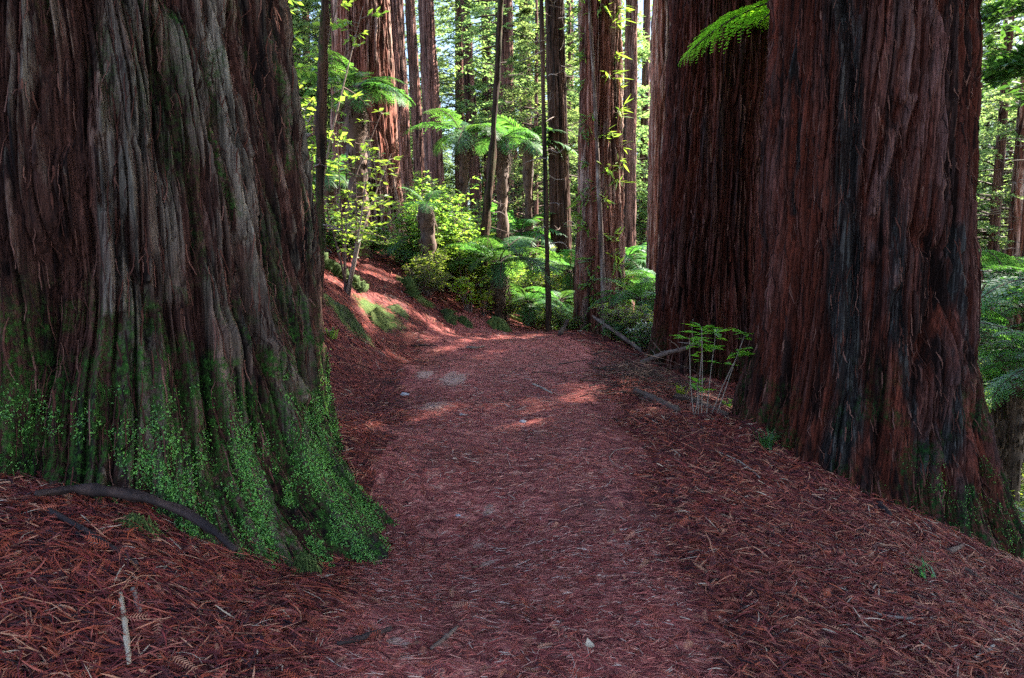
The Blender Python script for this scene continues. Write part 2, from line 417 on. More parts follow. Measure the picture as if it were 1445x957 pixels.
SANDY = [(640, 533, .22), (612, 571, .2), (690, 720, .06), (673, 770, .06), (688, 795, .05), (560, 905, .05), (600, 528, .16)]
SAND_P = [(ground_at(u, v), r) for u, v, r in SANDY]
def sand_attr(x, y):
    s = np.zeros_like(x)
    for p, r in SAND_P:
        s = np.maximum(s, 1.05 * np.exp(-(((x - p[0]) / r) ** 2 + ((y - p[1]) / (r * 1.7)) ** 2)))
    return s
MOSSY = [(535, 445, .5), (490, 450, .5), (575, 400, .3), (600, 425, .25), (648, 447, .35), (705, 458, .3), (690, 450, .25)]
MOSS_P = [(ground_at(u, v), r) for u, v, r in MOSSY]
def green_attr(x, y):
    s = np.zeros_like(x)
    for p, r in MOSS_P:
        s = np.maximum(s, .85 * np.exp(-(((x - p[0]) / r) ** 2 + ((y - p[1]) / r) ** 2)))
    far = sstep(15, 22, y + np.abs(x) * .5) * .75 + sstep(3.8, 6, x) * .7
    s = np.maximum(s, far * (1 - path_mask(x, y)))
    return s

def make_ground():
    X, Y = np.meshgrid(GX, GY)
    V = np.stack([X, Y, GZ], -1).reshape(-1, 3)
    ny, nx = GZ.shape
    idx = np.arange(ny * nx).reshape(ny, nx)
    q = np.stack([idx[:-1, :-1], idx[:-1, 1:], idx[1:, 1:], idx[1:, :-1]], -1).reshape(-1, 4)
    onpath = (GPM.ravel()[q].mean(1) > .5)
    S = sand_attr(X, Y).ravel(); Gr = green_attr(X, Y).ravel()
    for nme, sel, mt in (('ground', ~onpath, mat_ground('forest_floor', False)), ('path', onpath, mat_ground('trodden_path', True))):
        qq = q[sel]; used, inv = np.unique(qq, return_inverse=True)
        me = mk_mesh(nme, V[used], inv.reshape(-1, 4), None, [mt], True, {'sand': S[used], 'green': Gr[used]})
        o = link(nme, me); o['kind'] = 'structure'
        o['label'] = 'steep forest floor under red needle litter' if nme == 'ground' else 'walking path trodden through red needle litter'
make_ground()

# ------------------------------------------------------------------ redwood trunks
def seg_field(S, Z, poly):
    d = np.full(S.shape, 1e9); 
    for (s0, z0), (s1, z1) in zip(poly[:-1], poly[1:]):
        vx, vz = s1 - s0, z1 - z0; L2 = vx * vx + vz * vz + 1e-9
        t = np.clip(((S - s0) * vx + (Z - z0) * vz) / L2, 0, 1)
        d = np.minimum(d, np.hypot(S - s0 - t * vx, (Z - z0 - t * vz)))
    return d

def trunk_mesh(name, mat, r, H, base, cols=300, zfine=5.0, dz=.03, flare=.3, hf=.9, butt=.12, seed=0, lean=(0, 0), amp=1.0,
               features=(), moss_z=.5, moss_amt=.6, moss_streak=0.0, zbot=-.9, bend=None, cell=1.0, taper=.6, moss_dir=None, prof=None, front=False, slant=0.0):
    zs = list(np.arange(zbot, zfine, dz)); s = dz; z = zs[-1]
    while z < H: s = min(s * 1.25, 1.5); z += s; zs.append(min(z, H))
    zs = np.array(zs); nz = len(zs)
    a = np.arange(cols) / cols
    if front:
        c0 = (math.atan2(-base[1], -base[0]) / (2 * PI)) % 1.0; nf_ = int(cols * .84); half = .30
        a = np.concatenate([np.linspace(c0 - half, c0 + half, nf_, endpoint=False), np.linspace(c0 + half, c0 + 1 - half, cols - nf_, endpoint=False)])
    A, Z = np.meshgrid(a, zs)
    circ = 2 * PI * r
    def rad(z): 
        zz = np.maximum(z, -.3)
        if prof is not None: return np.interp(z, prof[0], prof[1])
        return r * (1 + flare * np.exp(-zz / hf)) * (1 - taper * np.clip(zz, 0, None) / H)
    R = rad(Z)
    tw = .02 * np.sin(Z * .5 + seed) + .012 * Z * ((seed % 3) - 1) * .3
    if slant:
        aw = (A - .975 + .5) % 1.0 - .5
        tw = tw + slant * Z * np.exp(-(aw / .10) ** 2)
    def per(w): return max(3, int(round(circ / (w * cell))))
    # wandering of the fibres
    P0 = per(.5); warp = (vn((A + tw) * P0, Z * .7, seed + 1, P0) - .5) * .085 * cell / circ
    P1 = per(.17); warp = warp + (vn((A + tw) * P1, Z * 1.6, seed + 2, P1) - .5) * .035 * cell / circ
    U_ = A + tw + warp
    # buttresses and flutes
    PB = max(5, int(7 + seed % 3))
    lob = vn(A * PB + .3 * Z * .2, Z * .35, seed + 5, PB) - .5
    R = R + butt * r * 2 * lob * (np.exp(-np.maximum(Z, 0) / 1.4) + .22)
    PF = per(.55)
    fl = vn(U_ * PF, Z * .22, seed + 7, PF) - .5
    R = R + amp * .11 * fl * min(1, r)
    def ridged(w, fz, sd, p=.75):
        P = per(w); n = vn(U_ * P, Z * fz, sd, P) * .65 + vn(U_ * 2 * P, Z * fz * 1.9, sd + 50, 2 * P) * .35
        return np.clip(np.abs(2 * n - 1) * 2.7, 0, 1) ** p
    h1 = ridged(.17, .35, seed + 11); h2 = ridged(.085, .55, seed + 13, .85); h3 = ridged(.042, 1.1, seed + 17, .9)
    PM = per(.4); mod = .45 + 1.1 * vn(A * PM, Z * .6, seed + 19, PM)
    P4 = per(.016); h4 = vn(U_ * P4, Z * 2.8, seed + 23, P4)
    P5 = per(.05); brk = vn(U_ * P5, Z * 2.6, seed + 29, P5)   # broken plate ends
    P6 = per(.022); brk2 = vn(U_ * P6, Z * 5.5, seed + 30, P6)
    relief = (.040 * (h1 - .6) * mod + .048 * (h2 - .6) + .026 * (h3 - .5) * (.5 + mod) + .010 * (h4 - .5)
              + .024 * (sstep(.44, .54, brk) - .5) * mod + .010 * (sstep(.45, .55, brk2) - .5))
    R = R + amp * relief * min(1, r / .5)
    ridge = np.clip(.3 * h1 + .4 * h2 + .3 * h3, 0, 1)
    pale = np.zeros_like(R)
    mossf = np.zeros_like(R); darkf = np.zeros_like(R)
    TH = A * 2 * PI
    for ft in features:
        poly = [(th * r, zz) for th, zz in ft.get('tz', ())]
        for (u, v) in ft.get('px', ()):
            # ray against the trunk's cone
            d = ray(u, v); o = CAM - np.asarray(base); best = None
            t = np.linspace(.5, 30, 6000); Q = o + d * t[:, None]
            ax = lean[0] * Q[:, 2]; ay = lean[1] * Q[:, 2]
            hit = np.hypot(Q[:, 0] - ax, Q[:, 1] - ay) < rad(Q[:, 2]) * 1.0
            if not hit.any(): continue
            k = np.argmax(hit)
            q = Q[k]; poly.append((math.atan2(q[1] - ay[k], q[0] - ax[k]) % (2 * PI) * r, q[2]))
        if len(poly) < 2: continue
        dd = seg_field(TH * r + .04 * (vn(Z * 3, A * 0 + 1, seed + 91) - .5), Z, poly)
        w = ft['w'] * (.75 + .5 * vn(Z * 2.1, A * 20, seed + 77))
        k = np.exp(-(dd / w) ** 2)
        k = k if 'hz' not in ft else k * np.interp(Z, [q - ft['b'] for q in ft['hz'][0]], ft['hz'][1])
        R = R + ft['h'] * k
        if 'hz' in ft: continue
        pale = np.maximum(pale, ft.get('pale', 0) * k)
        mossf = np.maximum(mossf, ft.get('moss', 0) * k)
        darkf = np.maximum(darkf, ft.get('dark', 0) * k)
        ridge = np.clip(ridge + .35 * k * np.sign(ft['h']), 0, 1)
    PMs = per(.25); mn = .5 * vn(A * PMs, Z * 2.5, seed + 37, PMs) + .3 * vn(A * PMs * 3, Z * 7, seed + 39, PMs * 3) + .2 * vn(A * PMs * 8, Z * 18, seed + 40, PMs * 8)
    moss = sstep(.42, .60, mn * 1.0 + (moss_z - Z) * .30 * moss_amt + (moss_amt - .6) * .3) * sstep(moss_z * 2.6, moss_z * .8, Z)
    if moss_streak:
        PS = per(.12); st = vn(U_ * PS, Z * .5, seed + 43, PS) * .7 + vn(U_ * PS * 3, Z * 1.2, seed + 44, PS * 3) * .3
        moss = np.maximum(moss, moss_streak * sstep(.64, .74, st))
    moss = np.maximum(moss, mossf)
    if moss_dir is not None:
        moss = np.maximum(moss, .9 * sstep(.1, .8, np.cos(TH - moss_dir) + .6 * (mn - .5)))
    R = R + .012 * moss * min(1, r)
    bx = lean[0] * Z; by = lean[1] * Z
    if bend is not None:
        bx = bx + np.interp(Z, bend[0], bend[1])
    V = np.stack([bx + R * np.cos(TH), by + R * np.sin(TH), Z], -1)
    idx = np.arange(nz * cols).reshape(nz, cols); nx = np.roll(idx, -1, 1)
    q = np.stack([idx[:-1], nx[:-1], nx[1:], idx[1:]], -1).reshape(-1, 4)
    Vf = V.reshape(-1, 3)
    Vf = np.vstack([Vf, [bx[-1, 0], by[-1, 0], H + r * .3]])
    top = np.stack([idx[-1], nx[-1], np.full(cols, nz * cols)], -1)
    e = lambda x: np.append(x.ravel(), 0)
    me = mk_mesh(name, Vf, q, top, [mat], True, {'ridge': e(ridge), 'pale': e(pale), 'moss': e(moss), 'dark': e(darkf)})
    # outward normals for scattering
    Nn = np.cross(np.gradient(V, axis=1), np.gradient(V, axis=0)); Nn /= np.linalg.norm(Nn, axis=-1)[..., None] + 1e-9
    return me, V, Nn, moss

def scatter_leaflets(V, N, prob, count, size, rng, zmin=-9, zmax=9, lift=.006):
    Vf = V.reshape(-1, 3); Nf = N.reshape(-1, 3); p = prob.ravel() * ((Vf[:, 2] > zmin) & (Vf[:, 2] < zmax))
    p = p * sstep(.42, .60, .6 * vn(Vf[:, 2] * 6 + Vf[:, 0] * 3, Vf[:, 1] * 8 + Vf[:, 0] * 8, 7) + .4 * vn(Vf[:, 2] * 24, Vf[:, 1] * 22 + Vf[:, 0] * 22, 8))
    p = p / p.sum(); k = rng.choice(len(Vf), count, p=p)
    c = Vf[k] + Nf[k] * lift + rng.normal(0, .012, (count, 3)); n = Nf[k] + rng.normal(0, .45, (count, 3)); n[:, 2] += .25
    return leaf_quads(c, n, rng, size, .75)

def leaf_quads(c, n, rng, size, aspect, d=None):
    cnt = len(c)
    n = n / (np.linalg.norm(n, axis=1)[:, None] + 1e-9)
    if d is None: d = rng.normal(0, 1, (cnt, 3))
    d = d - n * (d * n).sum(1)[:, None]; d /= np.linalg.norm(d, axis=1)[:, None] + 1e-9
    s = np.cross(n, d)
    L = size * rng.uniform(.45, 1.5, cnt)[:, None]; W = L * aspect * .5
    V = np.stack([c, c + d * L * .5 + s * W + n * W * .35, c + d * L, c + d * L * .5 - s * W + n * W * .35], 1).reshape(-1, 3)
    i = np.arange(cnt)[:, None] * 4
    F3 = np.concatenate([i + [0, 3, 2], i + [0, 2, 1]])
    return V, F3, np.repeat(rng.uniform(0, 1, cnt), 4)

def bark_strips(V, N, rng, count, zmax, lmin=.05, lmax=.26, wmin=.0015, wmax=.006, tmax=.82):
    nz, nc, _ = V.shape
    rows = np.where(V[:, 0, 2] < zmax)[0]; top = rows[-1]
    mb = MB(); dzr = V[1, 0, 2] - V[0, 0, 2]
    for _ in range(count):
        j = min(nc - 1, int(nc * .84 * rng.random())) if rng.random() < .9 else rng.integers(0, nc); i0 = rng.integers(5, top - 4)
        L = rng.uniform(lmin, lmax) ** 1.3 + .05; ns = 6
        ii = np.clip((i0 - np.linspace(0, L / dzr, ns)).astype(int), 0, nz - 1)
        jj = (j + np.cumsum(rng.normal(0, .3, ns))).astype(int) % nc
        P = V[ii, jj]; n = N[ii, jj]
        off = .004 + rng.uniform(0, .05) * np.linspace(0, 1, ns) ** 2 * (1 if rng.random() < .5 else .2)
        if rng.random() < .25: off = off[::-1]
        P = P + n * off[:, None]
        side = np.cross(n, [0, 0, 1.0]); side /= np.linalg.norm(side, axis=1)[:, None] + 1e-9
        w = rng.uniform(wmin, wmax) * np.array([.5, 1, 1, .9, .7, .25])
        tw = rng.normal(0, .5) ; side = side * math.cos(tw) + n * math.sin(tw)
        Q = np.stack([P - side * w[:, None], P + n * .004, P + side * w[:, None]], 1).reshape(-1, 3)
        F = [];
        for a in range(ns - 1):
            for b in range(2): k = a * 3 + b; F.append((k, k + 1, k + 4, k + 3))
        mb.add(Q, F, None, tmax * rng.random() ** 1.3)
    return mb

# ------------------------------------------------------------------ conifer crowns
def conifer_crown(name, seed, z0, z1, R, nb, nt, nl, leaf, mat, droop=.35, low=.6):
    rng = np.random.default_rng(seed)
    f = np.sort(rng.uniform(0, 1, nb)); zb = z0 + (z1 - z0) * f
    az = rng.uniform(0, 2 * PI, nb) ; L = R * (low + (1 - low) * np.minimum(1, f / .25)) * (1 - f) ** .6 * rng.uniform(.55, 1.1, nb) + .35
    e0 = rng.uniform(-.15, .35, nb) + .35 * f; dr = droop * rng.uniform(.6, 1.6, nb)
    def bp(b, t):
        wob = .06 * np.sin(t * 7 + b * 1.7)
        h = L[b] * t
        return np.stack([np.cos(az[b] + wob) * h, np.sin(az[b] + wob) * h, zb[b] + L[b] * (e0[b] * t - dr[b] * t * t)], -1)
    ntw = nb * nt
    b = np.repeat(np.arange(nb), nt); t = rng.uniform(.12, 1, ntw) ** .8
    p0 = bp(b, t); side = np.where(rng.random(ntw) < .5, -1, 1)
    ang = az[b] + side * rng.uniform(.6, 1.25, ntw)
    sl = -rng.uniform(.05, .6, ntw)
    td = np.stack([np.cos(ang), np.sin(ang), sl], -1); td /= np.linalg.norm(td, axis=1)[:, None]
    tl = L[b] * .34 * (1.15 - .75 * t) * rng.uniform(.5, 1.2, ntw) + .12
    k = np.repeat(np.arange(ntw), nl); s = rng.uniform(0, 1, len(k))
    pos = p0[k] + td[k] * (tl[k] * s)[:, None]; pos[:, 2] -= .12 * tl[k] * s * s
    sd = np.where(rng.random(len(k)) < .5, -1, 1); a2 = ang[k] + sd * rng.uniform(.35, 1.0, len(k))
    d = np.stack([np.cos(a2), np.sin(a2), sl[k] * .7 + rng.normal(0, .18, len(k))], -1)
    n = np.stack([rng.normal(0, .35, len(k)), rng.normal(0, .35, len(k)), np.ones(len(k))], -1)
    V, F3, tone = leaf_quads(pos, n, rng, leaf, .34, d)
    mb = MB(); mb.add(V, None, F3, np.repeat(np.clip(rng.normal(.45, .2, nb)[b][k] + rng.normal(0, .12, len(k)), 0, 1), 4), 0)
    for i in range(nb):
        tt = np.linspace(0, 1, 6); P = bp(np.full(6, i), tt)
        v, q, c = tube(P, [.012 + .012 * L[i], .004], 4, cap=False); mb.add(v, q, None, .3, 1)
    return mb.mesh(name, [mat, M['twig']])

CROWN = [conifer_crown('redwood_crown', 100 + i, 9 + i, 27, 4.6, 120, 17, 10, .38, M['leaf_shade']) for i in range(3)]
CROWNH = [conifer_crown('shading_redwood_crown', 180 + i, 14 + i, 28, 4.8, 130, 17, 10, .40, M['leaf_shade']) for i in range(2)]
HIGHC = [conifer_crown('high_redwood_crown', 160 + i, 13 + 2 * i, 27, 2.4, 80, 13, 10, .20, M['leaf_conifer'], .35, .5) for i in range(2)]
YOUNG = [conifer_crown('young_conifer_crown', 120 + i, 1.0, 12 + i, 3.3, 170, 15, 12, .15, M['leaf_conifer'], .3) for i in range(3)]
FARC = [conifer_crown('tall_conifer_crown', 140 + i, 2.5 + 1.5 * i, 26, 3.2, 150, 12, 11, .19, M['leaf_conifer'], .35, .5) for i in range(3)]

REDWOODS = {}
def redwood(label, x, y, r, mat, H=29, crown=None, cs=1.0, group=None, z=None, name='redwood_tree', crown_on=True, **kw):
    base = np.array([x, y, float(Hs(x, y)) if z is None else z])
    t = thing(name, label, 'tree', base, 0, group)
    me, V, N, moss = trunk_mesh('trunk', mat, r, H, base, **kw)
    link('trunk', me, t)
    lean = kw.get('lean', (0, 0))
    if crown is not None:
        link('crown', crown, t, (lean[0] * 14, lean[1] * 14, 0), (0, 0, random.uniform(0, 6.28)), (cs, cs, H / 28.0))
    return t, V, N, moss, base

# the giant on the left
ZL = float(Hs(-2.74, 4.75))
LF = [dict(px=[(205, 0), (240, 60), (270, 120), (296, 230), (310, 330), (352, 480), (400, 560)], w=.06, h=.08, pale=.15, moss=.0),
      dict(px=[(222, 0), (258, 60), (280, 120), (300, 220), (312, 300)], w=.03, h=.0, moss=1.0),
      dict(px=[(305, -10), (287, 60), (300, 110), (318, 200), (330, 330)], w=.05, h=.04, pale=.8),
      dict(px=[(292, 75), (290, 130), (297, 190), (300, 230)], w=.03, h=.01, moss=.75),
      dict(px=[(148, 0), (152, 130), (158, 240), (150, 330), (165, 430)], w=.06, h=.07, pale=.2),
      dict(px=[(190, 0), (180, 100), (205, 220), (225, 330), (232, 420)], w=.05, h=.05, pale=.15),
      dict(px=[(122, 0), (118, 180), (125, 330), (100, 520)], w=.10, h=-.13),
      dict(px=[(75, 380), (70, 520), (110, 640)], w=.12, h=-.16),
      dict(px=[(268, 60), (283, 110), (292, 180), (305, 280), (322, 380), (345, 470)], w=.04, h=-.09),
      dict(px=[(345, 40), (370, 200), (400, 330), (415, 480)], w=.03, h=-.025),
      dict(px=[(365, 60), (395, 150), (408, 240)], w=.022, h=.015, moss=.85),
      dict(px=[(385, 0), (405, 90)], w=.02, h=.015, moss=.8),
      dict(px=[(300, 470), (370, 600), (430, 740)], w=.09, h=.09),
      dict(tz=[(5.50, 1.0), (5.46, -2)], w=.50, h=1.0, b=ZL, hz=([-.5, -.1, .05, .2, .45, .8, 1.2], [.70, .50, .38, .26, .12, .05, 0])),
      dict(tz=[(5.86, 1.0), (5.80, -2)], w=.10, h=1.0, b=ZL, hz=([-.3, .1, .4, .9], [.14, .10, .05, 0])),
      dict(tz=[(5.40, 1.0), (5.36, -2)], w=.09, h=1.0, b=ZL, hz=([-.3, .1, .4, .9], [.16, .13, .07, 0])),
      dict(tz=[(5.15, 1.0), (5.12, -2)], w=.12, h=1.0, b=ZL, hz=([-.3, .3, .7, 1.2], [.22, .16, .08, 0])),
      dict(tz=[(4.75, 1.0), (4.72, -2)], w=.14, h=1.0, b=ZL, hz=([0, .5, .9, 1.4], [.28, .18, .08, 0])),
      dict(tz=[(6.10, 1.0), (6.03, -2)], w=.15, h=1.0, b=ZL, hz=([-.5, -.05, .12, .35, .65], [.30, .18, .10, .03, 0]))]
ZL = float(Hs(-2.74, 4.75))
tL, VL, NL, mossL, baseL = redwood('massive old redwood with moss covered flared base filling the left side', -2.74, 4.75, 1.24, M['bark_left'], H=30,
    crown=CROWN[0], cols=1500, front=True, slant=.016, zfine=3.6, dz=.010, butt=.075, seed=4, amp=1.4, features=LF, moss_z=.30, moss_amt=.8, moss_streak=.35, zbot=-1.5,
    prof=([q - ZL for q in (-.8, -.15, .0, .2, .5, .9, 1.9, 3.4, 6, 30)], [1.85, 1.66, 1.56, 1.48, 1.42, 1.38, 1.31, 1.09, .95, .3]))
rng = np.random.default_rng(5)
V_, F_, T_ = scatter_leaflets(VL, NL, mossL ** 3 * np.clip(1.0 - (VL[..., 2] + .75) * 1.15, .0, 1) * np.clip(.1 + (NL[..., 0] * .5 - NL[..., 1] * .86), .03, 1), 210000, .0105, rng, -1.6, .3)
mb = MB(); mb.add(V_, None, F_, T_)
link('moss', mb.mesh('moss', [M['leaf_moss']], False), tL)
link('peeling_bark', bark_strips(VL, NL, rng, 5200, 3.6).mesh('peeling_bark', [M['bark_fibre']]), tL)

# the giant on the right
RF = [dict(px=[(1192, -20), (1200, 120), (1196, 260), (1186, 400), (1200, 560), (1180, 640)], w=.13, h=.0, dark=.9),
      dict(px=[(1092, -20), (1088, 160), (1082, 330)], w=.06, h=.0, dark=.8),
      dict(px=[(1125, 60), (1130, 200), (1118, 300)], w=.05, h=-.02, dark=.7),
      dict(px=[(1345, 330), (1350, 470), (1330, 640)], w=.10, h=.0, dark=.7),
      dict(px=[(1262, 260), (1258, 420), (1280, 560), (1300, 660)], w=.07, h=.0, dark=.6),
      dict(px=[(1305, 0), (1325, 60), (1322, 140), (1330, 260)], w=.05, h=.06, pale=.55),
      dict(px=[(1320, 60), (1305, 140), (1296, 200), (1278, 280), (1260, 400)], w=.05, h=.075, pale=.35),
      dict(px=[(1285, 140), (1262, 190), (1244, 255), (1230, 300)], w=.04, h=.06, pale=.5),
      dict(px=[(1278, 0), (1282, 60), (1274, 140)], w=.04, h=.05, pale=.6),
      dict(px=[(1190, 0), (1202, 100), (1200, 240), (1205, 400), (1215, 560)], w=.05, h=-.08),
      dict(px=[(1180, 0), (1192, 80), (1190, 200)], w=.03, h=.05, pale=.3),
      dict(px=[(1330, 360), (1345, 400), (1340, 470), (1310, 640)], w=.06, h=.07),
      dict(px=[(1290, 330), (1320, 360), (1325, 420), (1300, 500)], w=.08, h=-.10),
      dict(px=[(1130, 0), (1126, 200), (1120, 420), (1105, 600)], w=.05, h=-.06),
      dict(px=[(1230, 380), (1225, 520), (1245, 680)], w=.06, h=-.07),
      dict(px=[(1370, 80), (1372, 250), (1380, 420)], w=.03, h=-.05)]
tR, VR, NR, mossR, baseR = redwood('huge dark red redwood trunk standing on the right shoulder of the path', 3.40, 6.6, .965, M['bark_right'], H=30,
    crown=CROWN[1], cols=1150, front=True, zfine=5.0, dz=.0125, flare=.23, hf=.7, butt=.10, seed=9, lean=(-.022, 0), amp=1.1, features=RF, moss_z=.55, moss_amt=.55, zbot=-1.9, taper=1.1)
V_, F_, T_ = scatter_leaflets(VR, NR, mossR ** 2 * np.where(VR[..., 2] < .8, 1, .0), 40000, .0085, rng, -1.6, .4)
mb = MB(); mb.add(V_, None, F_, T_); link('moss', mb.mesh('moss', [M['leaf_moss']], False), tR)
link('peeling_bark', bark_strips(VR, NR, rng, 4200, 5.0, wmin=.002, wmax=.008, tmax=.8).mesh('peeling_bark', [M['bark_fibre']]), tR)

# others, traced at their distances
def by_px(u, Y): return at(u, 380, Y)[0]
t2, V2, N2, m2, b2 = redwood('dark redwood half hidden behind the huge right trunk', 3.47, 11.5, 1.0, M['bark_right'], crown=CROWN[2], cols=900, front=True, zfine=7, dz=.02, amp=1.7,
    flare=.10, butt=.07, seed=14, moss_z=.35, moss_amt=.5, zbot=-1.5, taper=.5)
link('peeling_bark', bark_strips(V2, N2, rng, 2600, 6.8, .1, .7, .004, .012, tmax=.8).mesh('peeling_bark', [M['bark_fibre']]), t2)
redwood('slim pale ribbed redwood showing just left of the dark second trunk', by_px(933, 20), 20, .47, M['bark_red'], cols=200, zfine=10, dz=.06, flare=.1, seed=21, crown=HIGHC[0], butt=.04, moss_z=.1)
t5, V5, N5, m5, b5 = redwood('reddish redwood with leafy sprouts on its trunk at the far path edge', by_px(849, 15.5), 15.5, .49, M['bark_red'], cols=300, zfine=9, dz=.04,
    flare=.2, hf=.8, seed=25, lean=(-.016, 0), crown=HIGHC[1], butt=.07, moss_z=.2)
redwood('dark straight trunk with bare dead twigs behind the thin pole', by_px(795, 24), 24, .36, M['bark_dark'], cols=160, zfine=12, dz=.07, flare=.2, seed=31, lean=(-.035, 0), crown=HIGHC[0], butt=.05, moss_z=.2)
t10, V10, N10, m10, b10 = redwood('sunlit hillside redwood with pale streaks on its right flank', by_px(522, 18.5), 18.5, .84, M['bark_red'], cols=420, zfine=9, dz=.04, flare=.22, hf=1.2, seed=37,
    lean=(-.02, 0), crown=HIGHC[0], butt=.1, moss_z=.3, taper=.9)
redwood('shaded redwood just right of the sunlit hillside one', by_px(565, 26), 26, .52, M['bark_far_hazed'], cols=200, zfine=14, dz=.08, flare=.2, seed=41, lean=(-.03, 0), crown=HIGHC[1], butt=.05)
redwood('slender pale redwood touching a darker neighbour on the hillside', by_px(598, 33), 33, .27, M['bark_far_hazed'], cols=120, zfine=15, dz=.1, flare=.15, seed=44, lean=(-.045, 0), crown=HIGHC[0], butt=.05)
redwood('darker redwood right beside the slender pale hillside one', by_px(618, 31), 31, .40, M['bark_far_hazed'], cols=140, zfine=15, dz=.1, flare=.15, seed=47, lean=(-.04, 0), crown=HIGHC[0], butt=.05)
redwood('hazy leaning redwood left of the curved mossy stem', by_px(676, 40), 40, .34, M['bark_far_hazed'], cols=110, zfine=16, dz=.12, flare=.15, seed=51, lean=(-.05, 0), crown=HIGHC[1], butt=.05)
redwood('hazy redwood trunk directly behind the curved mossy stem', by_px(693, 42), 42, .32, M['bark_far_hazed'], cols=110, zfine=16, dz=.12, flare=.15, seed=55, lean=(-.02, 0), crown=HIGHC[0], butt=.05)
redwood('slim shaded redwood behind the right flank of the sprouting one', by_px(885, 28), 28, .30, M['bark_far_hazed'], cols=110, zfine=14, dz=.1, flare=.15, seed=58, crown=HIGHC[0], butt=.05)
redwood('thin pinkish redwood in the gap beside the second dark trunk', by_px(906, 34), 34, .22, M['bark_far_hazed'], cols=100, zfine=14, dz=.12, flare=.15, seed=61, crown=HIGHC[1], butt=.05)
redwood('pale far redwood trunk between two tree ferns', by_px(727, 34), 34, .26, M['bark_far_hazed'], cols=100, zfine=14, dz=.12, flare=.2, seed=63, lean=(-.03, 0), crown=HIGHC[0], butt=.05)
redwood('dark far redwood trunk left of the thin pole', by_px(743, 38), 38, .36, M['bark_far_hazed'], cols=100, zfine=14, dz=.12, flare=.2, seed=66, lean=(-.01, 0), crown=HIGHC[0], butt=.05)
redwood('thin far redwood hugging the right edge of the huge right trunk', by_px(1401, 30), 30, .17, M['bark_far_hazed'], cols=90, zfine=14, dz=.12, flare=.15, seed=68, butt=.05)
redwood('brown redwood standing at the right edge beyond the ferns', by_px(1428, 28), 28, .24, M['bark_red'], cols=100, zfine=14, dz=.1, flare=.15, seed=71, butt=.05)
redwood('sunlit orange redwood cut by the right border', by_px(1443, 27), 27, .16, M['bark_red'], cols=90, zfine=14, dz=.1, flare=.15, seed=72, butt=.05)
redwood('far redwood showing between the left giant and the thin dark stem', by_px(424, 36), 36, .36, M['bark_far_hazed'], cols=110, zfine=16, dz=.12, flare=.15, seed=74, crown=HIGHC[1], butt=.05)

# thin stems
def stem(name, label, pts, rad, mat, sides=10, rough=.15, seed=0, moss=None, cat='tree', n=60, part=None):
    P = smooth_line(pts, n); base = P[0].copy()
    V, q, f = tube(P - base, rad, sides, rough, seed)
    md = np.zeros(len(V))
    if moss:
        md = moss * sstep(.5, .65, vn(V[:, 2] * 2, V[:, 0] * 25, seed + 5) + np.where(V[:, 0] < 0, .1, -.1))
    me = mk_mesh(part or name, V, q, f, [mat], True, {'ridge': .35 * vn(V[:, 2] * 3, V[:, 0] * 40, seed), 'pale': np.zeros(len(V)), 'moss': md, 'tone': vn(V[:, 2] * 5, V[:, 0] * 30 + V[:, 1] * 30, seed + 3)})
    if part:
        t = thing(name, label, cat, base); link(part, me, t); return t, base
    return tag(link(name, me, None, base), label, cat), base

def gnd_px(u, Y, dz=-.15):
    p = at(u, 400, Y); return np.array([p[0], Y, float(Hs(p[0], Y)) + dz])

stem('sapling_tree', 'thin dark mossy stem rising right beside the left giant', [gnd_px(449, 9.5), at(451, 330, 9.5), at(453, 200, 9.5), at(456, 80, 9.5), at(460, -60, 9.5), at(463, -200, 9.7)], [.075, .065, .068, .07, .06], M['bark_dark'], 24, .3, 3, .7, part='trunk')
stem('leaning_tree', 'curved mossy dark stem leaning in front of a tree fern', [gnd_px(676, 16), at(684, 330, 16), at(693, 240, 16), at(700, 130, 16), at(707, 0, 16), at(716, -150, 16)], [.13, .10, .08, .07, .06, .05], M['bark_dark'], 18, .3, 6, .6, part='trunk')
stem('pole_tree', 'thin straight bare pole tree beside the bend of the path', [gnd_px(775, 14.6), at(773, 400, 14.6), at(769, 230, 14.6), at(764, 0, 14.6), at(760, -250, 14.8)], [.065, .055, .048, .042, .035], M['bark_dark'], 14, .25, 8, .2, part='trunk')
stem('standing_snag', 'dead grey stem standing against the front of the sprouting redwood', [gnd_px(855, 14.7), at(851, 400, 14.75), at(843, 220, 14.9), at(838, 110, 14.95), at(831, 0, 15.0), at(825, -120, 15.1)], [.07, .045, .038, .034, .03], M['twig'], 12, .25, 12, None)
stem('bent_snag', 'short dark bent snag left of the sprouting redwood', [gnd_px(812, 18), at(812, 380, 18), at(819, 330, 18), at(814, 270, 18)], [.07, .06, .05, .045], M['bark_dark'], 10, .15, 14, None)

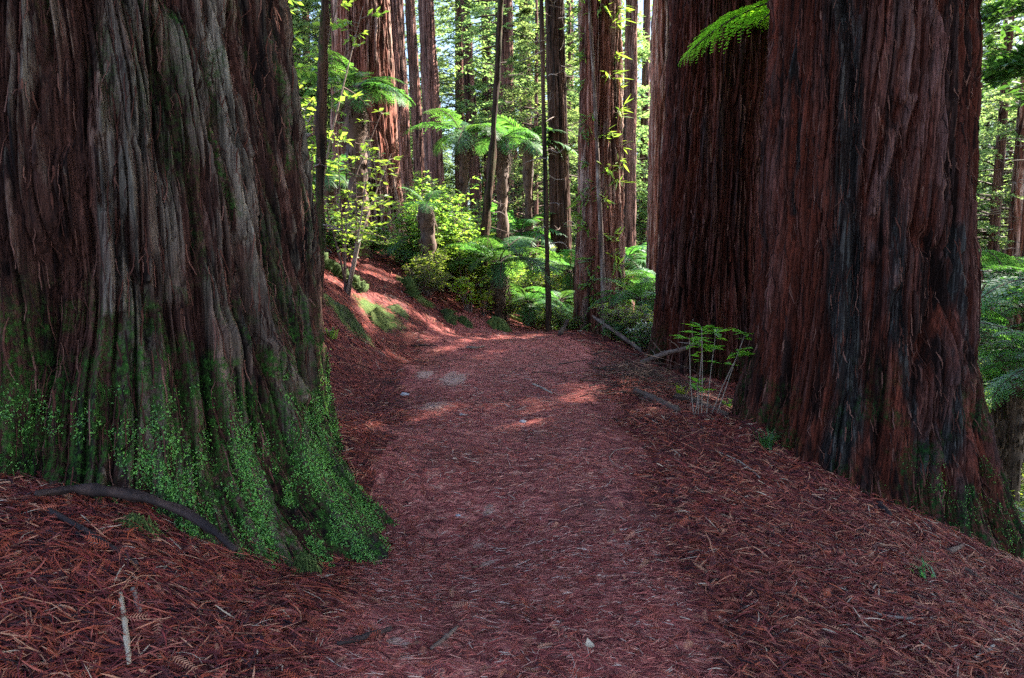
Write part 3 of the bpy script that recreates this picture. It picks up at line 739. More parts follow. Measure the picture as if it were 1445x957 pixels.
# ------------------------------------------------------------------ ferns
def frond_mesh(name, seed, L=1.0, npin=26, K=9, arch=1.1, a0=.75, mats=(), side_droop=.25, lod=0, wid=.30):
    rng = np.random.default_rng(seed)
    t = np.linspace(0, 1, 40); ang = a0 - arch * t ** 1.2
    dx = np.cos(ang); dz = np.sin(ang)
    X = np.concatenate([[0], np.cumsum((dx[:-1] + dx[1:]) / 2)]) / 39 * L; Zc = np.concatenate([[0], np.cumsum((dz[:-1] + dz[1:]) / 2)]) / 39 * L
    mb = MB()
    P = np.stack([X, .02 * L * np.sin(t * 3 + seed), Zc], 1)
    v, q, f = tube(P[::3], [.011 * L, .003 * L], 5, cap=False); mb.add(v, q, None, .2, 1)
    tp = np.linspace(.14, .995, npin); pos = np.stack([np.interp(tp, t, P[:, k]) for k in range(3)], 1)
    pa = np.interp(tp, t, ang)
    prof = np.minimum(1, ((tp - .10) / .22)) ** .7 * (1 - np.clip((tp - .45) / .56, 0, 1) ** 1.5) ** .9
    for sgn in (-1, 1):
        lp = wid * L * np.clip(prof, .03, 1) * rng.uniform(.88, 1.1, npin)
        fw = rng.uniform(.25, .5, npin) + .45 * tp
        tang = np.stack([np.cos(pa), np.zeros(npin), np.sin(pa)], 1); lat = np.array([0, sgn, 0.0]); nrm = np.stack([-np.sin(pa), np.zeros(npin), np.cos(pa)], 1)
        d = lat * np.cos(fw)[:, None] + tang * np.sin(fw)[:, None]; dr = side_droop * rng.uniform(.5, 1.6, npin)
        s = np.linspace(.06, 1, K)
        c = pos[:, None] + d[:, None] * (lp[:, None] * s)[..., None]; c[..., 2] -= (dr * lp)[:, None] * s ** 2
        base = np.concatenate([np.broadcast_to(pos[:, None], (npin, 1, 3)), c], 1)
        if lod:
            w = lp[:, None] * .13 * (1 - s ** 1.5) + .002; 
            A = c + tang[:, None] * w[..., None]; B = c - tang[:, None] * w[..., None]
            V = np.stack([A, B], 2).reshape(npin, K * 2, 3)
            q = np.array([(2 * i, 2 * i + 1, 2 * i + 3, 2 * i + 2) for i in range(K - 1)])
            mb.add(V.reshape(-1, 3), (np.arange(npin)[:, None, None] * (2 * K) + q).reshape(-1, 4), None, np.repeat(rng.uniform(.2, .8, npin), 2 * K))
        else:
            cc = c.reshape(-1, 3); ll = np.repeat(lp, K) * np.tile(.15 * (1 - s ** 2 * .85), npin) + .004 * L
            for s2 in (-1, 1):
                dd = np.repeat(tang, K, 0) * s2 + np.repeat(d, K, 0) * .55
                nn = np.repeat(nrm, K, 0) + rng.normal(0, .15, (npin * K, 3))
                nn = nn / np.linalg.norm(nn, axis=1)[:, None]; dd = dd - nn * (dd * nn).sum(1)[:, None]; dd /= np.linalg.norm(dd, axis=1)[:, None]
                sw = np.cross(nn, dd); Lq = ll[:, None]; W = np.repeat(lp / K * .46, K)[:, None] * 1.0
                V = np.stack([cc, cc + dd * Lq * .5 + sw * W, cc + dd * Lq, cc + dd * Lq * .5 - sw * W], 1).reshape(-1, 3)
                mb.add(V, (np.arange(len(cc))[:, None] * 4 + [0, 3, 2, 1]), None, np.repeat(np.repeat(rng.uniform(.15, .85, npin), K), 4))
    return mb.mesh(name, list(mats), False)

FR = [frond_mesh('fern_frond', 200 + i, arch=1.15 + .25 * i, a0=.8 - .1 * i, mats=(M['leaf_fern'], M['twig'])) for i in range(3)]
FRL = [frond_mesh('fern_frond_far', 210 + i, npin=20, K=6, arch=1.2 + .3 * i, a0=.75 - .1 * i, mats=(M['leaf_fern'], M['twig']), lod=1) for i in range(3)]
FRB = [frond_mesh('fern_frond_bright', 220 + i, npin=26, K=11, arch=.6 + .25 * i, a0=.38, wid=.29, mats=(M['leaf_fern_bright'], M['twig'])) for i in range(2)]
FRD = frond_mesh('fern_frond_dead', 230, npin=16, K=5, arch=1.0, a0=-.75, mats=(M['dead_frond'], M['dead_frond']), lod=1, wid=.14)

def fern_trunk(h, r, seed, skirt=True):
    mb = MB(); P = smooth_line([(0, 0, -.4), (.03, .01, h * .5), (0, 0, h)], 24)
    v, q, f = tube(P, [r * 1.5, r, r * .95, r * 1.1], 16, .3, seed); mb.add(v, q, f, vn(v[:, 2] * 9, np.arctan2(v[:, 1], v[:, 0]) * 5, seed))
    rg = np.random.default_rng(seed)
    for _ in range(int(60 + 90 * h)):     # stubs of old fronds and hairs on the stem
        a = rg.uniform(0, 2 * PI); z = rg.uniform(-.1, h); d = np.array([math.cos(a), math.sin(a), 0])
        p = d * r * .95 + [0, 0, z]; l = rg.uniform(.04, .13)
        w = np.array([-d[1], d[0], 0]) * rg.uniform(.006, .014)
        mb.add([p - w, p + w, p + w * .4 + d * l * .4 + [0, 0, l * rg.choice([-1, 1])], p - w * .4 + d * l * .4 + [0, 0, l]], [(0, 1, 2, 3)], None, rg.random())
    return mb.mesh('fern_trunk', [M['dead_frond']])

def tree_fern(label, crown_px, Y, L=1.6, nf=15, r=.12, lod=0, ground=None, seed=0, group='tree ferns', skirt=0, frs=None, elev=0.0, arc=None, tr=True, xyz=None):
    p = at(*crown_px, Y) if xyz is None else np.array(xyz, float)
    z0 = float(Hs(p[0], p[1])); h = max(.12, p[2] - z0)
    t = thing('tree_fern', label, 'tree fern', (p[0], p[1], z0), 0, group)
    if tr: link('trunk', fern_trunk(h, r, seed), t)
    rg = np.random.default_rng(seed + 900)
    fr = frs or (FRL if lod else FR)
    for i in range(nf):
        a = (i * 2.399 + rg.uniform(-.25, .25)) if arc is None else rg.uniform(*arc)
        tier = i / max(1, nf - 1)
        link('frond', fr[i % len(fr)], t, (0, 0, h), (rg.uniform(-.25, .25), .35 - .75 * tier + rg.uniform(-.15, .15) + elev, a), L * rg.uniform(.75, 1.1))
    for i in range(skirt):
        link('dead_frond', FRD, t, (0, 0, h - .05), (rg.uniform(-.3, .3), rg.uniform(-.15, .35), rg.uniform(0, 6.28)), L * rg.uniform(.5, .8))
    return t

tree_fern('tall tree fern with wide fronds in front of the hillside redwood pair', (652, 190), 19, 1.6, 9, .13, 0, seed=1, skirt=10, elev=.15)
tree_fern('tree fern with a thick skirt of hanging dead fronds behind the curved stem', (708, 196), 19.5, 1.45, 9, .17, 0, seed=2, skirt=30, elev=.2)
tree_fern('low tree fern spreading pale fronds beside the thin pole', (703, 372), 15.2, 1.55, 18, .13, 0, seed=3, skirt=6, elev=.12)
tree_fern('small tree fern with drooping fronds at the foot of the thin pole', (746, 428), 15.6, 1.0, 13, .10, 0, seed=4, skirt=3, elev=.15)
tree_fern('stout brown tree fern stub wrapped by leafy shrubs on the slope', (601, 292), 14.6, .8, 5, .15, 0, seed=5, skirt=5)
tree_fern('bright tree fern with a brown underside against the sunlit hillside redwood', (500, 128), 14.5, 1.35, 18, .2, 0, seed=6, skirt=20, elev=.1)
tree_fern('tree fern behind the huge right trunk reaching a bright frond out to the left', (1160, -12), 8.9, 1.95, 17, .13, 0, seed=7, frs=FRB, group='tree ferns')
tree_fern('big tree fern with silvery fronds at the right border', (1500, 415), 11, 2.1, 17, .15, 0, seed=8, elev=.15)
tree_fern('lower drooping tree fern at the right border under a silvery one', (1505, 520), 8.2, 1.5, 15, .13, 0, seed=9, elev=.2)
tree_fern('lime coloured tree fern far behind the right border ferns', (1425, 398), 16, 1.9, 15, .14, 0, seed=10, elev=.2)
tree_fern('wide low tree fern between the sprouting redwood and the second dark trunk', (905, 425), 14.2, 1.25, 16, .11, 0, seed=11, elev=.2)
tree_fern('tree fern glowing in front of the slim ribbed redwood', (925, 405), 16.5, 1.5, 15, .12, 0, seed=12, elev=.2)
tree_fern('small fern tree in the hollow right of the sprouting redwood', (888, 455), 13.4, .85, 13, .08, 0, seed=13, elev=.25)
tree_fern('fern tree filling the dip between the pole and the sprouting redwood', (805, 385), 19, 1.7, 16, .12, 0, seed=14, elev=.2)
tree_fern('pale fern tree low behind the foot of the thin pole', (790, 425), 17, 1.2, 14, .1, 0, seed=15, elev=.2)
tree_fern('far bright tree fern under the pale far redwoods', (745, 205), 24, 1.8, 14, .15, 1, seed=16)
tree_fern('tree fern deep in the valley left of the dark straight trunk', (735, 330), 24, 1.9, 14, .14, 1, seed=17)
tree_fern('tree fern deep in the valley behind the sprouting redwood', (885, 370), 23, 1.9, 14, .14, 1, seed=18)
tree_fern('tree fern sitting high on the slope left of the hillside redwood', (462, 250), 17, 1.4, 14, .13, 1, seed=19)

for k, (u, v, Y, L_) in enumerate([(1452, 440, 13, 1.6), (1418, 470, 12, 1.2), (1440, 500, 10.5, 1.2), (1415, 520, 13.5, 1.4), (1460, 405, 18, 1.8), (1428, 548, 11, 1.1)]):
    tree_fern(['tree fern with layered fronds at the right border below the lime one', 'little tree fern tight against the right flank of the huge right trunk', 'tree fern with pale fronds near the right border, mid height',
               'tree fern low behind the right flank of the huge right trunk', 'spreading tree fern deep at the right border', 'lowest tree fern at the right border'][k], (u, v), Y, L_, 14, .1, 0, seed=40 + k, elev=.2)
def ground_fern(label, u, v, L, nf, seed, frs=None, el=-.35, Y=None, dz=0):
    p = ground_at(u, v) if Y is None else G(at(u, 400, Y)[0], Y)
    t = thing('ground_fern', label, 'fern', (p[0], p[1], p[2] + dz - .02), 0, 'ferns on the forest floor')
    rg = np.random.default_rng(seed)
    for i in range(nf):
        link('frond', (frs or FR)[i % len(frs or FR)], t, (0, 0, .02), (rg.uniform(-.3, .3), el + rg.uniform(-.3, .3), i * 2.399 + rg.uniform(-.3, .3)), L * rg.uniform(.7, 1.1))
    return t
ground_fern('arching fern with two long fronds over the bank below the hillside redwood', 545, 365, 1.05, 7, 31, el=-.1)
ground_fern('fern between the mossy bank and the yellow green bush', 690, 432, .7, 9, 32)
ground_fern('fern low at the foot of the sprouting redwood', 868, 476, .6, 9, 33)
ground_fern('fern at the hollow in front of the second dark trunk', 905, 480, .75, 10, 34)
ground_fern('fern behind the broken stub at the bend', 800, 452, .8, 10, 35)
ground_fern('fern at the bottom right border below the tree ferns', 1440, 640, .9, 10, 36, Y=9.0)
ground_fern('fern beside the foot of the huge right trunk', 1428, 735, .55, 9, 37, Y=7.4)
ground_fern('fern on the hill left of the arching one', 470, 352, .8, 10, 38)

fh = np.random.default_rng(53)
for i in range(22):
    Y = fh.uniform(8.5, 24); X = Y * fh.uniform(.69, .86)
    p = G(X, Y); t = thing('ground_fern', 'fern in the green hollow along the right border', 'fern', p, fh.uniform(0, 6.28), 'ferns in the hollow at the right border')
    for k in range(9):
        link('frond', FRL[k % 3] if Y > 14 else FR[k % 3], t, (0, 0, .1), (fh.uniform(-.3, .3), -.3 + fh.uniform(-.3, .3), k * 2.399), fh.uniform(.9, 1.5))

# ------------------------------------------------------------------ broadleaf shrubs
def shrub_mesh(seed, h, w, nstem, nleaf, leaf, mat, aspect=.5, droop=.3, upright=.6, cluster=7, tiers=False):
    rng = np.random.default_rng(seed); wood = MB(); C = []; D = []; N = []
    for s in range(nstem):
        a = rng.uniform(0, 2 * PI); rr = w * math.sqrt(rng.uniform(0, 1)); top = np.array([math.cos(a) * rr, math.sin(a) * rr, h * rng.uniform(.6, 1.05)])
        P = smooth_line([(rng.normal(0, .04), rng.normal(0, .04), -.1), top * [.35, .35, .45] + rng.normal(0, .05 * h, 3), top], 10)
        v, q, f = tube(P, [.014 * h ** .5, .004], 5, cap=False); wood.add(v, q, None, rng.uniform(.3, .8), 0)
        nb = max(3, int(nleaf / nstem / cluster))
        for b in range(nb):
            t = rng.uniform(.3, 1) ** .8; p = np.array([np.interp(t, np.linspace(0, 1, 10), P[:, k]) for k in range(3)])
            ba = rng.uniform(0, 2 * PI); bl = w * rng.uniform(.25, .7) * (1.1 - .6 * t); bz = rng.uniform(-.2, .5)
            bd = np.array([math.cos(ba), math.sin(ba), bz]); e = p + bd * bl; e[2] -= droop * bl * .5
            v, q, f = tube([p, (p + e) / 2 + [0, 0, .06 * bl], e], [.006, .002], 4, cap=False); wood.add(v, q, None, .6, 0)
            k = cluster
            tt = np.linspace(.35, 1, k); c = p + (e - p) * tt[:, None]; c[:, 2] += .06 * bl * np.sin(tt * PI)
            sd = np.where(np.arange(k) % 2, 1, -1); aa = ba + sd * rng.uniform(.5, 1.1, k); aa[-1] = ba
            C.append(c); D.append(np.stack([np.cos(aa), np.sin(aa), rng.normal(-droop, .25, k)], 1)); N.append(np.stack([rng.normal(0, .4, k), rng.normal(0, .4, k), np.ones(k)], 1))
    V, F3, tone = leaf_quads(np.concatenate(C), np.concatenate(N), rng, leaf, aspect, np.concatenate(D))
    m = MB(); m.add(V, None, F3, tone)
    return m.mesh('foliage', [mat], False), wood.mesh('stems', [M['twig']])
SH = {
    'yellow': shrub_mesh(301, .9, .45, 9, 420, .10, M['leaf_yellow'], .5),
    'light': [shrub_mesh(311 + i, 1.9, .85, 14, 3800, .085, M['leaf_broad'], .5, .25) for i in range(3)],
    'lime': [shrub_mesh(316 + i, 2.4, 1.0, 14, 4200, .09, M['leaf_lime'], .48, .3) for i in range(2)],
    'dark': [shrub_mesh(321 + i, .75, .55, 14, 1700, .085, M['leaf_dark'], .42, .35) for i in range(2)],
    'tall': shrub_mesh(331, 3.2, .9, 6, 800, .10, M['leaf_lime'], .45, .35),
    'fine': [shrub_mesh(341 + i, 1.0, .8, 16, 3600, .055, M['leaf_broad'], .5, .2) for i in range(2)],
}
def shrub(kind, label, u, Y, s=1.0, v=None, sz=None, group='leafy shrubs on the slope', rz=None, dz=0):
    x = at(u, 400, Y)[0]; p = G(x, Y)
    t = thing('shrub', label, 'shrub', (p[0], p[1], p[2] + dz), random.uniform(0, 6) if rz is None else rz, group)
    f, w = (SH[kind] if isinstance(SH[kind], tuple) else SH[kind][random.randrange(len(SH[kind]))])
    sc3 = (s, s, s * (sz or 1))
    link('foliage', f, t, scale=sc3); link('stems', w, t, scale=sc3)
    return t
shrub('dark', 'glossy green bush on the bank above the mossy log', 490, 13.4, 1.0)
shrub('dark', 'glossy bush crowding the left giant above the mossy log', 456, 13.0, 1.1)
shrub('dark', 'glossy bush high on the bank beside the arching fern', 520, 14.6, .9)
shrub('tall', 'tall spindly shrub with pale stems and bright leaves beside the thin mossy stem', 488, 11.2, 1.0, sz=.92)
shrub('tall', 'slender sapling with light leaves high between the left giant and the dark stem', 435, 12, 1.25, sz=1.3)
shrub('yellow', 'small sunlit bush with large yellow green leaves on the bank crest', 662, 14.3, 1.0)
shrub('yellow', 'yellow green bush just below the brightest one on the bank crest', 682, 14.5, .75)
shrub('lime', 'lime green shrub left of the tall tree fern', 622, 16, 1.0)
shrub('lime', 'lime green shrub surrounding the brown fern stub', 598, 15.4, .95)
shrub('lime', 'lime green shrub beneath the tall tree fern fronds', 645, 17, 1.05)
shrub('light', 'light green shrub right of the brown fern stub', 622, 15.2, .7)
shrub('light', 'light green shrub behind the sunlit yellow bush', 650, 16.0, .8)
shrub('light', 'light green shrub in front of the skirted tree fern', 690, 17.6, .9)
shrub('light', 'light green shrub at the foot of the curved stem', 668, 17.2, .85)
shrub('fine', 'small leaved shrub beside the hillside redwood root', 580, 16.2, .9)
shrub('fine', 'small leaved shrub behind the low pale tree fern', 722, 18.5, 1.0)
shrub('fine', 'small leaved shrub hiding the foot of the brown fern stub', 604, 13.9, .62)
shrub('light', 'leafy light green bush before the foot of the brown fern stub', 606, 14.1, .5)
shrub('dark', 'glossy bush left of the foot of the brown fern stub', 585, 14.9, .6)
shrub('light', 'round shrub right of the dark straight trunk', 822, 20, .8)
shrub('light', 'shrub clinging low on the dark straight trunk', 795, 22, .9)
shrub('fine', 'small leaved shrub in the hollow beside the second dark trunk', 915, 12.9, .9)
shrub('fine', 'small leaved shrub between hollow ferns and the fallen branch', 890, 13.2, .8)
shrub('dark', 'glossy low bush beside the second dark trunk', 922, 12.0, .8)
shrub('dark', 'glossy bush low at the right border', 1432, 8.4, .9)
shrub('fine', 'small leaved shrub low at the right border', 1438, 9.6, .9)
shrub('dark', 'glossy bush behind the foot of the huge right trunk', 1420, 7.9, .7)

for i, (lab, kind, u, Y, sc_) in enumerate([
    
   
    ('leafy shrub at the heel of the low pale tree fern', 'light', 690, 15.6, .55),
    ('small leaved bush below the low pale tree fern', 'fine', 715, 15.4, .6),
    ('small leaved bush at the foot of the thin pole', 'fine', 765, 15.6, .55), ('small leaved bush behind the broken stub', 'fine', 795, 15.2, .6),
    ('lime shrub glowing between pole and sprouting redwood', 'lime', 800, 18, .6), ('bright leafy shrub right of the sprouting redwood', 'light', 898, 15.0, .6),
    ('lime shrub behind the hollow ferns', 'lime', 905, 17.5, .55), ('leafy shrub filling the gap under the skirted tree fern', 'light', 720, 20.5, .9),
    ('lime shrub behind the skirted tree fern', 'lime', 735, 23, .9), ('lime shrub uphill between the two far hillside redwoods', 'lime', 585, 24, 1.0), ('broad lime shrub uphill behind the tall tree fern', 'lime', 640, 23, 1.0)]):
    shrub(kind, lab, u, Y, sc_)
ground_fern('fern on the shaded slope under the brown stub', 615, 398, .7, 10, 41)
ground_fern('fern just left of the curved stem foot', 660, 405, .8, 10, 42)
ground_fern('fern on the slope beneath the hillside redwood roots', 570, 372, .75, 10, 43)
ground_fern('fern beside the mossy hillside log', 632, 402, .7, 10, 44)
ground_fern('fern beyond the pale fallen pole', 752, 440, .9, 10, 45, Y=17.5)
ground_fern('fern beside the standing snag base', 884, 470, .8, 10, 46, Y=13.6)

# understorey carpet of shrubs going back through the trees
fr = np.random.default_rng(77); cnt = 0
for i in range(400):
    Y = 19 + 34 * fr.random() ** 1.1; X = fr.uniform(-.62, .85) * Y
    if cnt >= 90: break
    if path_mask(np.array([X]), np.array([Y]))[0] > .01: continue
    u = 722.5 + X / Y * 963
    if 505 < u < 560 and Y < 21: continue
    kind = fr.choice(['light', 'lime', 'fine', 'light'])
    z = float(Hs(X, Y)); t = thing('shrub', 'bushy understorey shrub deep among the far trunks', 'shrub', (X, Y, z - .1), fr.uniform(0, 6), 'understorey shrubs among the far trunks')
    f, w = SH[kind][fr.integers(len(SH[kind]))]
    s = fr.uniform(.8, 1.35); link('foliage', f, t, scale=s); link('stems', w, t, scale=s); cnt += 1

# far conifers closing the view
yt_cols = []
YT = [trunk_mesh('young_trunk', M['bark_far_hazed'], .12, 12.5, (0, 0, 0), cols=24, zfine=4, dz=.25, seed=80, zbot=-.6)[0],
      trunk_mesh('far_trunk', M['bark_far_hazed'], .32, 27, (0, 0, 0), cols=48, zfine=10, dz=.3, seed=83, zbot=-.8)[0]]
def conifer(kind, x, y, s, label, group):
    z = float(Hs(x, y))
    t = thing('conifer_tree', label, 'tree', (x, y, z), fr.uniform(0, 6.28), group, s)
    if kind == 'y': link('trunk', YT[0], t); link('crown', YOUNG[fr.integers(3)], t)
    else: link('trunk', YT[1], t); link('crown', FARC[fr.integers(3)], t)
    return t
for i in range(26):
    Y = fh.uniform(9, 26); X = Y * fh.uniform(.69, .86); kind = ['fine', 'light', 'dark'][i % 3]
    t = thing('shrub', 'leafy bush in the green hollow along the right border', 'shrub', G(X, Y), fh.uniform(0, 6.28), 'bushes in the hollow at the right border')
    f, w = SH[kind][i % 2]; sc_ = fh.uniform(.7, 1.1) * (.6 if kind == 'light' else 1); link('foliage', f, t, scale=sc_); link('stems', w, t, scale=sc_)
n = 0; placed = []
for i in range(3000):
    if n >= 150: break
    Y = 24 + 46 * fr.random() ** .8; X = fr.uniform(-.72, .92) * Y
    if any((X - a) ** 2 + (Y - b) ** 2 < 6 for a, b in placed): continue
    u = 722.5 + X / Y * 963
    if 556 < u < 650 and (Y < 48 or fr.random() < .25): continue           # the bright opening in the canopy
    if 655 < u < 705 and Y < 44: continue
    young = fr.random() < .62
    if X > 2 and Y < (28 if young else 42): continue
    if X > -4 and Y < 27: continue
    placed.append((X, Y))
    conifer('y' if young else 'f', X, Y, fr.uniform(.8, 1.25), 'feathery young conifer in the far forest' if young else 'tall conifer with low drooping branches in the far forest',
            'young conifers in the far forest' if young else 'tall conifers in the far forest'); n += 1

# unseen trees added beyond the frame so their crowns shade the path
for (x, y, s) in ((-4, 0.5, 1), (3, -2.5, 1), (6.5, 1.0, 1), (8, -3, 1), (-6, 7, 1), (-4.5, -4, 1), (0.5, -4, 1), (12, 5, 1), (13, 8, 1.0), (16, 13, 1.05), (19, 8, 1.1), (11, 2, 1.0), (21, 15, 1.1), (17, 3, 1.0), (24, 11, 1.1), (13.5, -3, 1.0), (9.5, 5.2, .9), (-7, -2, 1), (-9, 3, 1.0), (5, -5, 1), (-1.5, -7, 1.0), (14.5, 10.5, 1.0), (20, 11.5, 1.1)):
    z = float(Hs(x, y)); t = thing('redwood_tree', 'unseen redwood added beside the path for its shade', 'tree', (x, y, z), fr.uniform(0, 6.28), 'added shade trees around the viewpoint', s)
    link('trunk', YT[1], t); link('crown', CROWNH[fr.integers(2)] if x > 11 else CROWN[fr.integers(3)], t)

for (x, y, s) in ((17.0, 20.9, 1.0), (19.6, 20.9, 1.05)):  # unseen conifers added to block sun patches on the path
    t = thing('conifer_tree', 'unseen tall conifer added past the right border for its shade', 'tree', (x, y, float(Hs(x, y))), 1.0, 'added shade trees around the viewpoint', s)
    link('trunk', YT[1], t); link('crown', CROWN[1] if x < 18 else FARC[2], t)

# ------------------------------------------------------------------ sprouts on the reddish redwood, dead twigs, sapling
def sprouts(V, N, rng, count, zlo, zhi, cam_bias=True):
    mb = MB(); rows = np.where((V[:, 0, 2] > zlo) & (V[:, 0, 2] < zhi))[0]
    for _ in range(count):
        i = rng.choice(rows); ang = rng.uniform(PI, 2 * PI) if cam_bias else rng.uniform(0, 2 * PI)
        j = int(ang / (2 * PI) * V.shape[1]) % V.shape[1]; p = V[i, j]; n = N[i, j]
        k = rng.integers(7, 15); d = n + rng.normal(0, .8, (k, 3)); d[:, 2] -= .35
        c = p + n * .05 + rng.normal(0, .05, (k, 3))
        v, f3, tn = leaf_quads(c, rng.normal(0, .6, (k, 3)) + [0, -.3, 1], rng, .26, .16, d); mb.add(v, None, f3, tn)
        v, q, f = tube([p - n * .02, p + n * .12 + [0, 0, .03], p + n * .22 - [0, 0, .03]], [.012, .005], 4, cap=False); mb.add(v, q, None, .5, 1)
    return mb.mesh('sprouts', [M['leaf_broad'], M['twig']], False)
link('sprouts', sprouts(V5, N5, rng, 70, .3, 7.6), t5)

def dead_twigs(owner, base, lean, r, z0, z1, count, seed, lmax=1.3):
    rg = np.random.default_rng(seed); mb = MB()
    for _ in range(count):
        z = rg.uniform(z0, z1); a = rg.uniform(0, 2 * PI); l = rg.uniform(.3, lmax); d = np.array([math.cos(a), math.sin(a), rg.uniform(-.35, .25)])
        p = np.array([lean[0] * z, lean[1] * z, z]) + np.array([d[0], d[1], 0]) * r * .8
        P = smooth_line([p, p + d * l * .5 + rg.normal(0, .05, 3), p + d * l + rg.normal(0, .1, 3) - [0, 0, .15 * l]], 6)
        v, q, f = tube(P, [.016, .004], 4, cap=False); mb.add(v, q, None, rg.uniform(.5, 1))
        for _ in range(2):
            t = rg.integers(2, 5); e = P[t] + d * l * .25 + rg.normal(0, .12, 3); v, q, f = tube([P[t], e], [.006, .002], 3, cap=False); mb.add(v, q, None, .8)
    link('dead_twigs', mb.mesh('dead_twigs', [M['twig']]), owner)
for o in list(COL.objects):
    lb = o.get('label', '')
    if lb.startswith('dark straight trunk'): dead_twigs(o, o.location, (-.035, 0), .34, 1.5, 12, 46, 5, 1.6)
    if lb.startswith('thin straight bare pole'): dead_twigs(o, o.location, (-.01, 0), .05, 1.5, 7, 16, 11, .5)
    if lb.startswith('thin dark mossy stem'): dead_twigs(o, o.location, (.0, 0), .05, 1.0, 5, 10, 13, .5)
    if lb.startswith('curved mossy dark'): dead_twigs(o, o.location, (.12, 0), .05, 1.5, 6, 8, 12, .5)
    if lb.startswith('slender pale'): dead_twigs(o, o.location, (-.045, 0), .27, 4, 15, 22, 6)
    if lb.startswith('brown redwood standing'): dead_twigs(o, o.location, (0, 0), .24, 1, 11, 40, 7, 1.8)
    if lb.startswith('sunlit orange'): dead_twigs(o, o.location, (0, 0), .16, 1, 11, 30, 8, 1.4)

def sapling():
    p0 = ground_at(985, 588); Y0 = p0[1]
    t = thing('sapling', 'young plant with thin pale stems and green leaf whorls before the dark trunks', 'plant', p0)
    rg = np.random.default_rng(9); leaf = MB(); 
    for bx, tx, tv, dY in ((980, 973, 478, .05), (985, 991, 490, .1), (990, 990, 462, -.05), (996, 1010, 470, .0), (1000, 1043, 497, -.1), (978, 984, 540, .0), (1008, 1052, 470, .1)):
        a = ground_at(bx, 588); b = at(tx, tv, Y0 + dY)
        P = smooth_line([a - p0 - [0, 0, .05], (a + b) / 2 - p0 + rg.normal(0, .02, 3), b - p0], 12)
        v, q, f = tube(P, [.0055, .005, .003], 7, .15, 3); m = MB(); m.add(v, q, f, .8); link('stem', m.mesh('stem', [M['twig']]), t)
        for lvl, k in ((1.0, 8), (.93, 3), (.8, 3)):
            c = np.array([np.interp(lvl, np.linspace(0, 1, 12), P[:, i]) for i in range(3)])
            aa = rg.uniform(0, 2 * PI, k); d = np.stack([np.cos(aa), np.sin(aa), rg.uniform(-.2, .35, k)], 1)
            vv, f3, tn = leaf_quads(np.repeat(c[None], k, 0), np.stack([rg.normal(0, .2, k), rg.normal(0, .2, k), np.ones(k)], 1), rg, .17, .34, d); leaf.add(vv, None, f3, tn)
    link('foliage', leaf.mesh('foliage', [M['leaf_fern_bright']], False), t)
sapling()

def tuft(name, label, u, v, n, h, mat, seed, spread=.5, wid=.006):
    p = ground_at(u, v); rg = np.random.default_rng(seed); mb = MB()
    for _ in range(n):
        a = rg.uniform(0, 2 * PI); l = h * rg.uniform(.5, 1.2); o = rg.normal(0, .03, 3) * [1, 1, 0]; d = np.array([math.cos(a), math.sin(a), 0]); s = np.array([-d[1], d[0], 0]) * wid
        b = o + d * l * spread * .4 + [0, 0, l * .6]; c = o + d * l * spread + [0, 0, l * .75]
        mb.add([o - s, o + s, b + s, b - s, c], [(0, 1, 2, 3)], [(3, 2, 4)], rg.random())
    tag(link(name, mb.mesh(name, [mat], False), None, p), label, 'plant')
tuft('grass_tuft', 'little green grass tuft at the foot of the huge right trunk', 1082, 634, 45, .22, M['leaf_fern'], 1, .8)
tuft('grass_tuft', 'tiny green sprig in the litter on the lower right', 1300, 815, 18, .10, M['leaf_fern'], 2, .9)
tuft('herb_sprig', 'small pale leaved sprig beside the left giant on the path edge', 468, 478, 14, .22, M['leaf_broad'], 3, .6, .012)
tuft('herb_sprig', 'small leafy sprig beside the sapling base', 1030, 576, 14, .16, M['leaf_fern_bright'], 4, .7, .012)
tuft('herb_sprig', 'small bright sprig behind the little log in the hollow', 962, 560, 16, .2, M['leaf_yellow'], 5, .7, .012)

